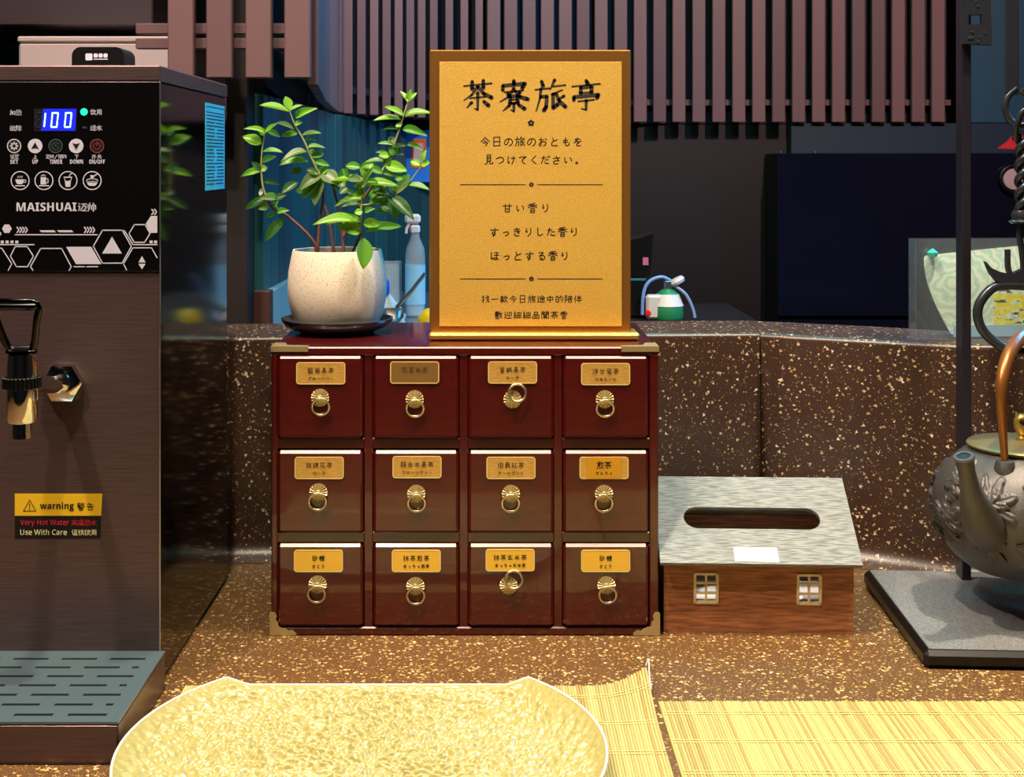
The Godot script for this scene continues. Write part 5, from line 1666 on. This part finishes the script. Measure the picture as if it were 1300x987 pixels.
func build_room():
	structure("floor", block(-2.2, 2.2, -0.95, -0.9, -3.45, 2.2), M.floor)
	structure("ceiling", block(-2.2, 2.2, 1.785, 1.83, -3.45, 2.2), M.ceiling)
	structure("wall_left", block(-2.25, -2.2, -0.95, 1.83, -3.45, 2.2), M.wall)
	structure("wall_right", block(2.2, 2.25, -0.95, 1.83, -3.45, 2.2), M.wall)
	structure("wall_front", block(-2.25, 2.25, -0.95, 1.83, 2.2, 2.25), M.wall)
	var back := structure("wall_back", block(-2.25, 2.25, -0.95, 1.83, -3.50, -3.45), M.black_wall, Vector3.ZERO, "dark back wall hung with upright brown slats")
	# curved bulkhead of upright slats with rails behind
	var slat := bevel_box(Vector3(0.0312, 0.66, 0.014), 0.0015)
	rng.seed = 40
	for x in [-0.3708, -0.3245, -0.2773, -0.2305]:
		part("slat", slat, M.slats[rng.randi_range(0, 2)], back, Vector3(x, 0.543 + 0.33, -1.615))
	var narrow := bevel_box(Vector3(0.0180, 0.66, 0.008), 0.001)
	for p in walk(WALL, 0.0476):
		part("slat", narrow if p[1] > 2.58 and p[1] < 3.02 else slat, M.slats[rng.randi_range(0, 2)], back, Vector3(p[0], 0.5365 + 0.33, -p[1]), Vector3(0, p[2] * (0.3 if p[1] > 2.58 else 1.0), 0))
	for y in [0.5865, 0.6045]:
		part("rail", block(-0.43, -0.225, y - 0.0065, y + 0.0065, -1.642, -1.628, 0.001), M.slats[1], back)
	var behind := []
	for i in WALL.size():
		var o := path_out(WALL, i)
		behind.append([WALL[i][0] + o.x * 0.026, WALL[i][1] + o.y * 0.026])
	part("rail", along(behind, [[0.0, 0.578], [0.0, 0.592], [0.014, 0.592], [0.014, 0.578], [0.0, 0.578]], 0, behind.size() - 1), M.slats[1], back)
	part("slat_backing", along(behind, [[0.03, 0.535], [0.03, 1.20], [0.04, 1.20], [0.04, 0.535]], 0, behind.size() - 1), M.black_wall, back)
	# boards of the curved low wall below it
	var low := [[-0.306, 1.76], [-0.300, 2.20], [-0.300, 2.50], [-0.27, 2.80], [-0.19, 3.04], [-0.08, 3.14]]
	for p in walk(low, 0.058):
		part("board", bevel_box(Vector3(0.0572, 1.432, 0.02), 0.0015), M.teal_boards[rng.randi_range(0, 2)], back, Vector3(p[0], -0.184, -p[1]), Vector3(0, p[2], 0))
	part("dark_panel", block(-0.10, 1.9, -0.9, 0.533, -3.29, -3.26), M.black_wall, back)
	part("fascia", block(0.724, 1.9, 0.462, 0.5345, -3.24, -3.21, 0.001), plain(Color(0.08, 0.17, 0.24), 0.5), back)
	part("side_panel", block(1.135, 1.9, 0.536, 1.4, -3.25, -3.22, 0.001), plain(Color(0.10, 0.27, 0.36), 0.5), back)
	structure("trim_1", block(-0.339, -0.3075, -0.9, 0.70, -1.75, -1.71, 0.002), M.pillar, Vector3.ZERO, "dark brown upright post left of the plant")

func build_back_things():
	# glossy black cabinet door on the far wall
	var g := thing("glossy_cabinet", "glossy black cabinet front on the far wall under the slats", "cabinet", Vector3(1.16, -0.9, -3.10))
	part("carcass", block(-0.49, 0.49, 0.0, 1.362, -0.15, 0.0, 0.002), M.black_wall, g)
	part("glass_door", block(-0.492, 0.16, 0.985, 1.361, 0.0005, 0.006, 0.001), M.door_glass, g)
	part("glass_door", block(0.165, 0.49, 0.985, 1.361, 0.0005, 0.006, 0.001), M.door_glass, g)
	part("lower_door", block(-0.49, 0.49, 0.02, 0.978, 0.0005, 0.006, 0.001), M.door_glass, g)
	part("frame_strip", block(-0.492, 0.49, 0.9785, 0.9845, 0.0005, 0.007), M.dark_chrome, g)
	for q in [[-0.485, 1.366], [-0.405, 1.366]]:
		part("door_pin", lathe([[0.0, 0.0], [0.004, 0.0], [0.004, 0.004], [0.0, 0.006]], 10), M.steel, g, Vector3(q[0], q[1] - 0.004, 0.002))
	# call button, red paper, small light mark
	var cb := thing("wall_button", "round pale button in a black ring on the far dark wall", "button", Vector3(1.209, 0.402, -3.085))
	part("button_ring", as_array(ring(0.031, 0.005, 32, 8), Transform3D(Basis(Vector3.RIGHT, PI / 2), Vector3(0, 0, 0))), M.black_metal, cb)
	part("button_face", lathe([[0.0, -0.006], [0.026, -0.006], [0.024, 0.002], [0.0, 0.004]], 28), plain(Color(0.72, 0.62, 0.64), 0.5), cb, Vector3.ZERO, Vector3(PI / 2, 0, 0))
	var red := PackedVector2Array([Vector2(-0.034, -0.012), Vector2(0.034, -0.016), Vector2(0.036, 0.018), Vector2(0.004, 0.022), Vector2(-0.012, 0.004)])
	single("red_pennant", slab(red, -0.004, 0.004), plain(Color(0.80, 0.12, 0.20), 0.6), "small red pennant fixed to the dark wall above the round button", "pennant", Vector3(1.207, 0.485, -3.09))
	# stainless box and dark cupboard behind the dispenser
	var sb := thing("stainless_cabinet", "tall stainless steel cabinet standing behind the dispenser", "cabinet", Vector3(-0.513, -0.9, -1.95))
	part("body", block(-0.106, 0.106, 0, 1.4995, -0.19, 0.19, 0.003), M.steel_soft, sb)
	part("top_rail", block(-0.107, 0.107, 1.4995, 1.5075, -0.191, 0.192, 0.002), M.steel_soft, sb)
	var wc := thing("wall_cupboard", "dark grey hanging cupboard above the stainless steel cabinet", "cupboard", Vector3(-0.95, 0.635, -2.05))
	part("box", block(-0.50, 0.475, 0.0, 1.15, -0.16, 0.16, 0.002), M.cabinet_dark, wc)
	# low partition, bench and kitchen things seen between plant and sign
	var lp := thing("low_partition", "low partition with a brown end post behind the potted shrub", "partition", Vector3(-0.292, -0.9, -1.98))
	part("panel", block(-0.006, 0.006, 0, 1.172, -0.24, 0.21, 0.001), plain(Color(0.62, 0.68, 0.70), 0.4), lp)
	part("end_post", block(-0.0155, 0.0065, 0, 1.174, 0.21, 0.235, 0.001), plain(Color(0.25, 0.15, 0.13), 0.5), lp)
	var bn := thing("steel_bench", "stainless steel bench behind the counter ledge", "bench", Vector3(-0.07, -0.9, -2.26))
	part("top", block(-0.205, 0.14, 1.055, 1.088, -0.36, 0.32, 0.003), M.steel, bn)
	part("cabinet", block(-0.20, 0.135, 0, 1.055, -0.35, 0.31, 0.002), M.black_wall, bn)
	var top := 0.1885
	var sp := thing("spray_bottle", "clear spray bottle with a white trigger head on the steel bench", "bottle", Vector3(-0.1215, top, -2.20))
	part("bottle", lathe([[0.0, 0.0], [0.0150, 0.0], [0.0165, 0.004], [0.0165, 0.098], [0.0150, 0.112], [0.0080, 0.128], [0.0070, 0.136], [0.0, 0.136]], 24), M.clear_plastic, sp)
	part("liquid", lathe([[0.0, 0.003], [0.0148, 0.003], [0.0148, 0.060], [0.0, 0.060]], 20), plain(Color(0.55, 0.78, 0.90), 0.3), sp)
	part("blue_label", lathe([[0.0167, 0.020], [0.0168, 0.020], [0.0168, 0.085], [0.0167, 0.085]], 24), plain(Color(0.55, 0.80, 0.92), 0.5), sp)
	var hs := begin()
	add_box(hs, Vector3(0, 0.143, 0), Vector3(0.016, 0.014, 0.016), 0.003)
	add_box(hs, Vector3(-0.004, 0.160, 0), Vector3(0.026, 0.016, 0.014), 0.004)
	add_tube(hs, PackedVector3Array([Vector3(-0.008, 0.155, 0), Vector3(-0.014, 0.144, 0), Vector3(-0.015, 0.136, 0)]), 0.0028, 7)
	part("trigger_head", done(hs), plain(Color(0.85, 0.88, 0.90), 0.5), sp)
	var tub := thing("plastic_tub", "clear plastic tub on the steel bench behind the pot", "tub", Vector3(-0.182, top, -2.18))
	var tub_shape := begin()
	for s in [-1.0, 1.0]:
		add_box(tub_shape, Vector3(s * 0.0365, 0.045, 0), Vector3(0.002, 0.09, 0.07))
		add_box(tub_shape, Vector3(0, 0.045, s * 0.034), Vector3(0.075, 0.09, 0.002))
	add_box(tub_shape, Vector3(0, 0.0015, 0), Vector3(0.075, 0.003, 0.07))
	part("walls", done(tub_shape), M.clear_plastic, tub)
	single("white_cloth", folded_cloth(0.06, 0.045), plain(Color(0.72, 0.80, 0.84), 0.8), "crumpled white cloth heaped on the steel bench", "cloth", Vector3(-0.160, top, -2.10))
	single("blue_cap", lathe([[0.0, 0.0], [0.008, 0.0], [0.0095, 0.002], [0.0090, 0.020], [0.007, 0.023], [0.0, 0.023]], 18), plain(Color(0.05, 0.35, 0.85), 0.4), "small bright blue bottle cap on the white cloth", "cap", Vector3(-0.1655, top + 0.046, -2.10))
	var lad := thing("steel_ladle", "steel ladle resting with its handle raised beside the sign", "ladle", Vector3(-0.128, top, -2.05))
	part("handle", tube([Vector3(-0.014, 0.030, 0), Vector3(0.008, 0.055, 0), Vector3(0.030, 0.083, -0.002)], [0.0034, 0.003, 0.0028], 8), M.steel, lad)
	part("bowl", lathe([[0.0, 0.0], [0.012, 0.002], [0.019, 0.010], [0.021, 0.022], [0.0195, 0.022], [0.017, 0.011], [0.0, 0.004]], 24), M.steel, lad, Vector3(-0.022, 0.006, 0.0))
	single("lemon", lathe([[0.0, -0.019], [0.006, -0.016], [0.013, -0.008], [0.0145, 0.0], [0.013, 0.008], [0.006, 0.016], [0.0, 0.019]], 20), plain(Color(0.93, 0.80, 0.10), 0.5), "yellow lemon on the steel bench beside the ladle", "lemon", Vector3(-0.092, top + 0.0145, -2.06)).rotation = Vector3(0.2, 0.3, PI / 2 + 0.25)
	# blue poster on the far wall
	var po := thing("wall_poster", "bright blue poster with an orange frame on the far wall", "poster", Vector3(-0.158, 0.455, -3.03))
	part("sheet", bevel_box(Vector3(0.086, 0.118, 0.004), 0.0005), plain(Color(0.10, 0.50, 0.90), 0.4), po)
	part("orange_field", bevel_box(Vector3(0.034, 0.066, 0.0012), 0, Vector3(-0.002, 0.006, 0.0024)), plain(Color(0.80, 0.38, 0.16), 0.5), po)
	part("pale_field", bevel_box(Vector3(0.022, 0.046, 0.0008), 0, Vector3(-0.002, 0.006, 0.0034)), plain(Color(0.72, 0.70, 0.66), 0.5), po)
	part("backing_block", bevel_box(Vector3(0.05, 0.08, 0.026), 0.001, Vector3(0, 0, -0.0152)), M.black_plastic, po)
	# things right of the sign
	var cab := thing("low_cabinet", "low black cabinet behind the counter right of the sign", "cabinet", Vector3(0.31, -0.9, -2.42))
	part("box", block(-0.16, 0.16, 0, 1.065, -0.2, 0.2, 0.003), M.black_wall, cab)
	var sy := thing("gas_canister", "small white and green canister with a hose on the low cabinet", "canister", Vector3(0.315, 0.1655, -2.36))
	part("tank", lathe([[0.0, 0.0], [0.026, 0.0], [0.028, 0.004], [0.027, 0.022], [0.018, 0.046], [0.010, 0.052], [0.0, 0.053]], 24), plain(Color(0.12, 0.52, 0.32), 0.45), sy)
	part("white_label", lathe([[0.0274, 0.0235], [0.0278, 0.0235], [0.0195, 0.044], [0.0190, 0.044]], 24), plain(Color(0.82, 0.85, 0.80), 0.5), sy)
	part("valve", bevel_box(Vector3(0.016, 0.018, 0.016), 0.003, Vector3(0.0, 0.060, 0)), M.steel, sy)
	part("valve_wheel", lathe([[0.0, 0.0], [0.013, 0.0], [0.015, 0.005], [0.012, 0.010], [0.0, 0.011]], 16), plain(Color(0.78, 0.80, 0.78), 0.5), sy, Vector3(0.018, 0.062, 0.0), Vector3(0, 0, 0.5))
	part("hose", tube([Vector3(0.006, 0.066, 0.004), Vector3(-0.012, 0.074, 0.006), Vector3(-0.034, 0.066, 0.008), Vector3(-0.044, 0.045, 0.008), Vector3(-0.046, 0.008, 0.008)], 0.0032, 8), plain(Color(0.45, 0.62, 0.85), 0.4), sy)
	part("hose", tube([Vector3(0.012, 0.058, 0.006), Vector3(0.030, 0.044, 0.010), Vector3(0.042, 0.020, 0.010), Vector3(0.046, 0.003, 0.010)], 0.0028, 8), plain(Color(0.50, 0.62, 0.75), 0.4), sy)
	part("regulator_box", bevel_box(Vector3(0.028, 0.042, 0.024), 0.004, Vector3(-0.026, 0.022, 0.006)), plain(Color(0.78, 0.80, 0.76), 0.5), sy)
	part("red_lamp", lathe([[0.0, 0.0], [0.0055, 0.0], [0.0045, 0.003], [0.0, 0.004]], 12), plain(Color(0.9, 0.08, 0.12), 0.4), sy, Vector3(-0.037, 0.012, 0.0175), Vector3(PI / 2, 0, 0))
	var gr := thing("coffee_grinder", "black boxy grinder standing half hidden behind the sign", "grinder", Vector3(0.262, 0.1655, -2.42))
	part("housing", block(-0.040, 0.020, 0.0, 0.070, -0.045, 0.045, 0.004), M.black_plastic, gr)
	part("hood", slab(PackedVector2Array([Vector2(-0.040, 0.072), Vector2(0.024, 0.072), Vector2(0.030, 0.150), Vector2(0.010, 0.142), Vector2(-0.040, 0.132)]), -0.04, 0.04), M.black_plastic, gr)
	part("pink_sticker", bevel_box(Vector3(0.010, 0.014, 0.0006), 0, Vector3(0.016, 0.100, 0.0405)), plain(Color(0.72, 0.42, 0.50), 0.5), gr)
	# clear acrylic stand with a printed card on the ledge
	var d := Vector2(0.231, -0.018).normalized()
	var a := thing("acrylic_stand", "clear acrylic stand with a pale green printed card on the ledge", "stand", Vector3(0.4655, 0.2475, -1.462))
	a.rotation.y = -atan2(d.y, d.x)
	part("clear_front", block(0.0, 0.24, 0.0, 0.1105, -0.0015, 0.0, 0.0003), M.acrylic, a)
	part("clear_back", block(0.0, 0.24, 0.0, 0.1105, -0.020, -0.0185, 0.0003), M.acrylic, a)
	part("clear_side", block(0.0, 0.0015, 0.0, 0.1105, -0.0183, -0.0017, 0.0003), M.acrylic, a)
	var fan := PackedVector2Array()
	fan.append(Vector2(0.238, 0.004))
	fan.append(Vector2(0.048, 0.004))
	for k in 12:
		var s := k / 11.0
		fan.append(Vector2(0.044 - 0.027 * sin(s * PI / 2), 0.010 + 0.078 * s))
	for k in 8:
		var s := k / 7.0
		fan.append(Vector2(0.019 + 0.219 * s, 0.091 + 0.015 * sin(s * PI * 0.5)))
	var cm := plain(Color(1, 1, 1), 0.45)
	var ci := Image.create(256, 256, false, Image.FORMAT_RGB8)
	var n := FastNoiseLite.new()
	n.seed = 6
	n.frequency = 0.05
	# 256 steps are 0.25 m of card: rippled pale green, with yellow and dark streaks right of the middle
	for y in 256:
		for x in 256:
			var ripple := sin(Vector2(x - 50, (y - 88) * 1.1).length() * 0.62 + n.get_noise_2d(x, y) * 5.0)
			var c := Color(0.74, 0.90, 0.82).lerp(Color(0.93, 0.99, 0.93), 0.5 + 0.5 * ripple)
			if x > 98 and y > 98 and n.get_noise_2d(x * 0.5 + 200.0, y * 2.0) > -0.12:
				c = Color(0.90, 0.88, 0.15).lerp(Color(0.95, 0.96, 0.72), clampf(n.get_noise_2d(x * 2.0, y * 4.0) + 0.3, 0, 1))
			elif x > 98 and y > 80 and n.get_noise_2d(x * 0.7, y * 3.4 + 90.0) > 0.12:
				c = Color(0.22, 0.28, 0.30)
			elif y < 50 and n.get_noise_2d(x * 1.2, y * 3.0) > 0.25:
				c = Color(0.90, 0.68, 0.40)
			ci.set_pixel(x, y, c)
	cm.albedo_texture = tex(ci)
	triplanar(cm, Vector3.ONE * (1.0 / 0.25), false)
	cm.uv1_offset = Vector3(0, 0.42, 0)
	part("printed_card", slab(fan, -0.0184, -0.0174), cm, a)
	part("blue_strip", block(0.050, 0.238, 0.001, 0.014, -0.0172, -0.0164), plain(Color(0.62, 0.80, 0.92), 0.5), a)
	part("green_bead", lathe([[0.0, -0.006], [0.005, -0.003], [0.006, 0.001], [0.0, 0.006]], 12), plain(Color(0.15, 0.78, 0.65), 0.4), a, Vector3(0.024, 0.094, -0.0115))

func folded_cloth(w: float, h: float) -> ArrayMesh:
	var n := FastNoiseLite.new()
	n.seed = 12
	n.frequency = 28.0
	var st := begin()
	st.set_smooth_group(1)
	var grid := []
	for i in 15:
		var row := []
		for k in 24:
			var f := TAU * k / 24
			var s := i / 14.0
			var r := w * 0.5 * (1.0 - s * s * 0.98) * (1.0 + 0.35 * n.get_noise_2d(cos(f) * 0.06 + s * 0.05, sin(f) * 0.06))
			row.append(Vector3(cos(f) * r, s * h * (1.0 + 0.3 * n.get_noise_2d(cos(f) * 0.05, sin(f) * 0.05 + 2.0)), sin(f) * r * 0.7))
		grid.append(row)
	for i in 14:
		for k in 24:
			var k1 := (k + 1) % 24
			quad(st, grid[i][k], grid[i][k1], grid[i + 1][k1], grid[i + 1][k], grid[i][k] * Vector3(1, 0, 1) + Vector3(0, 0.02, 0))
	return done(st)

func _ready():
	make_materials()
	set_view()
	set_lamps()
	build_room()
	build_counter()
	build_chest()
	build_dispenser()
	build_sign()
	build_tissue_house()
	build_kettle_stand()
	build_kettle()
	build_hook()
	build_plant()
	build_mat("bamboo slat mat with a curled corner under the hammered platter", -0.256, 0.133, 1.127, 0.72, true, 101)
	build_mat("flat bamboo slat mat in front of the little wooden house", 0.138, 0.545, 1.0946, 0.70, false, 102)
	build_platter()
	build_back_things()
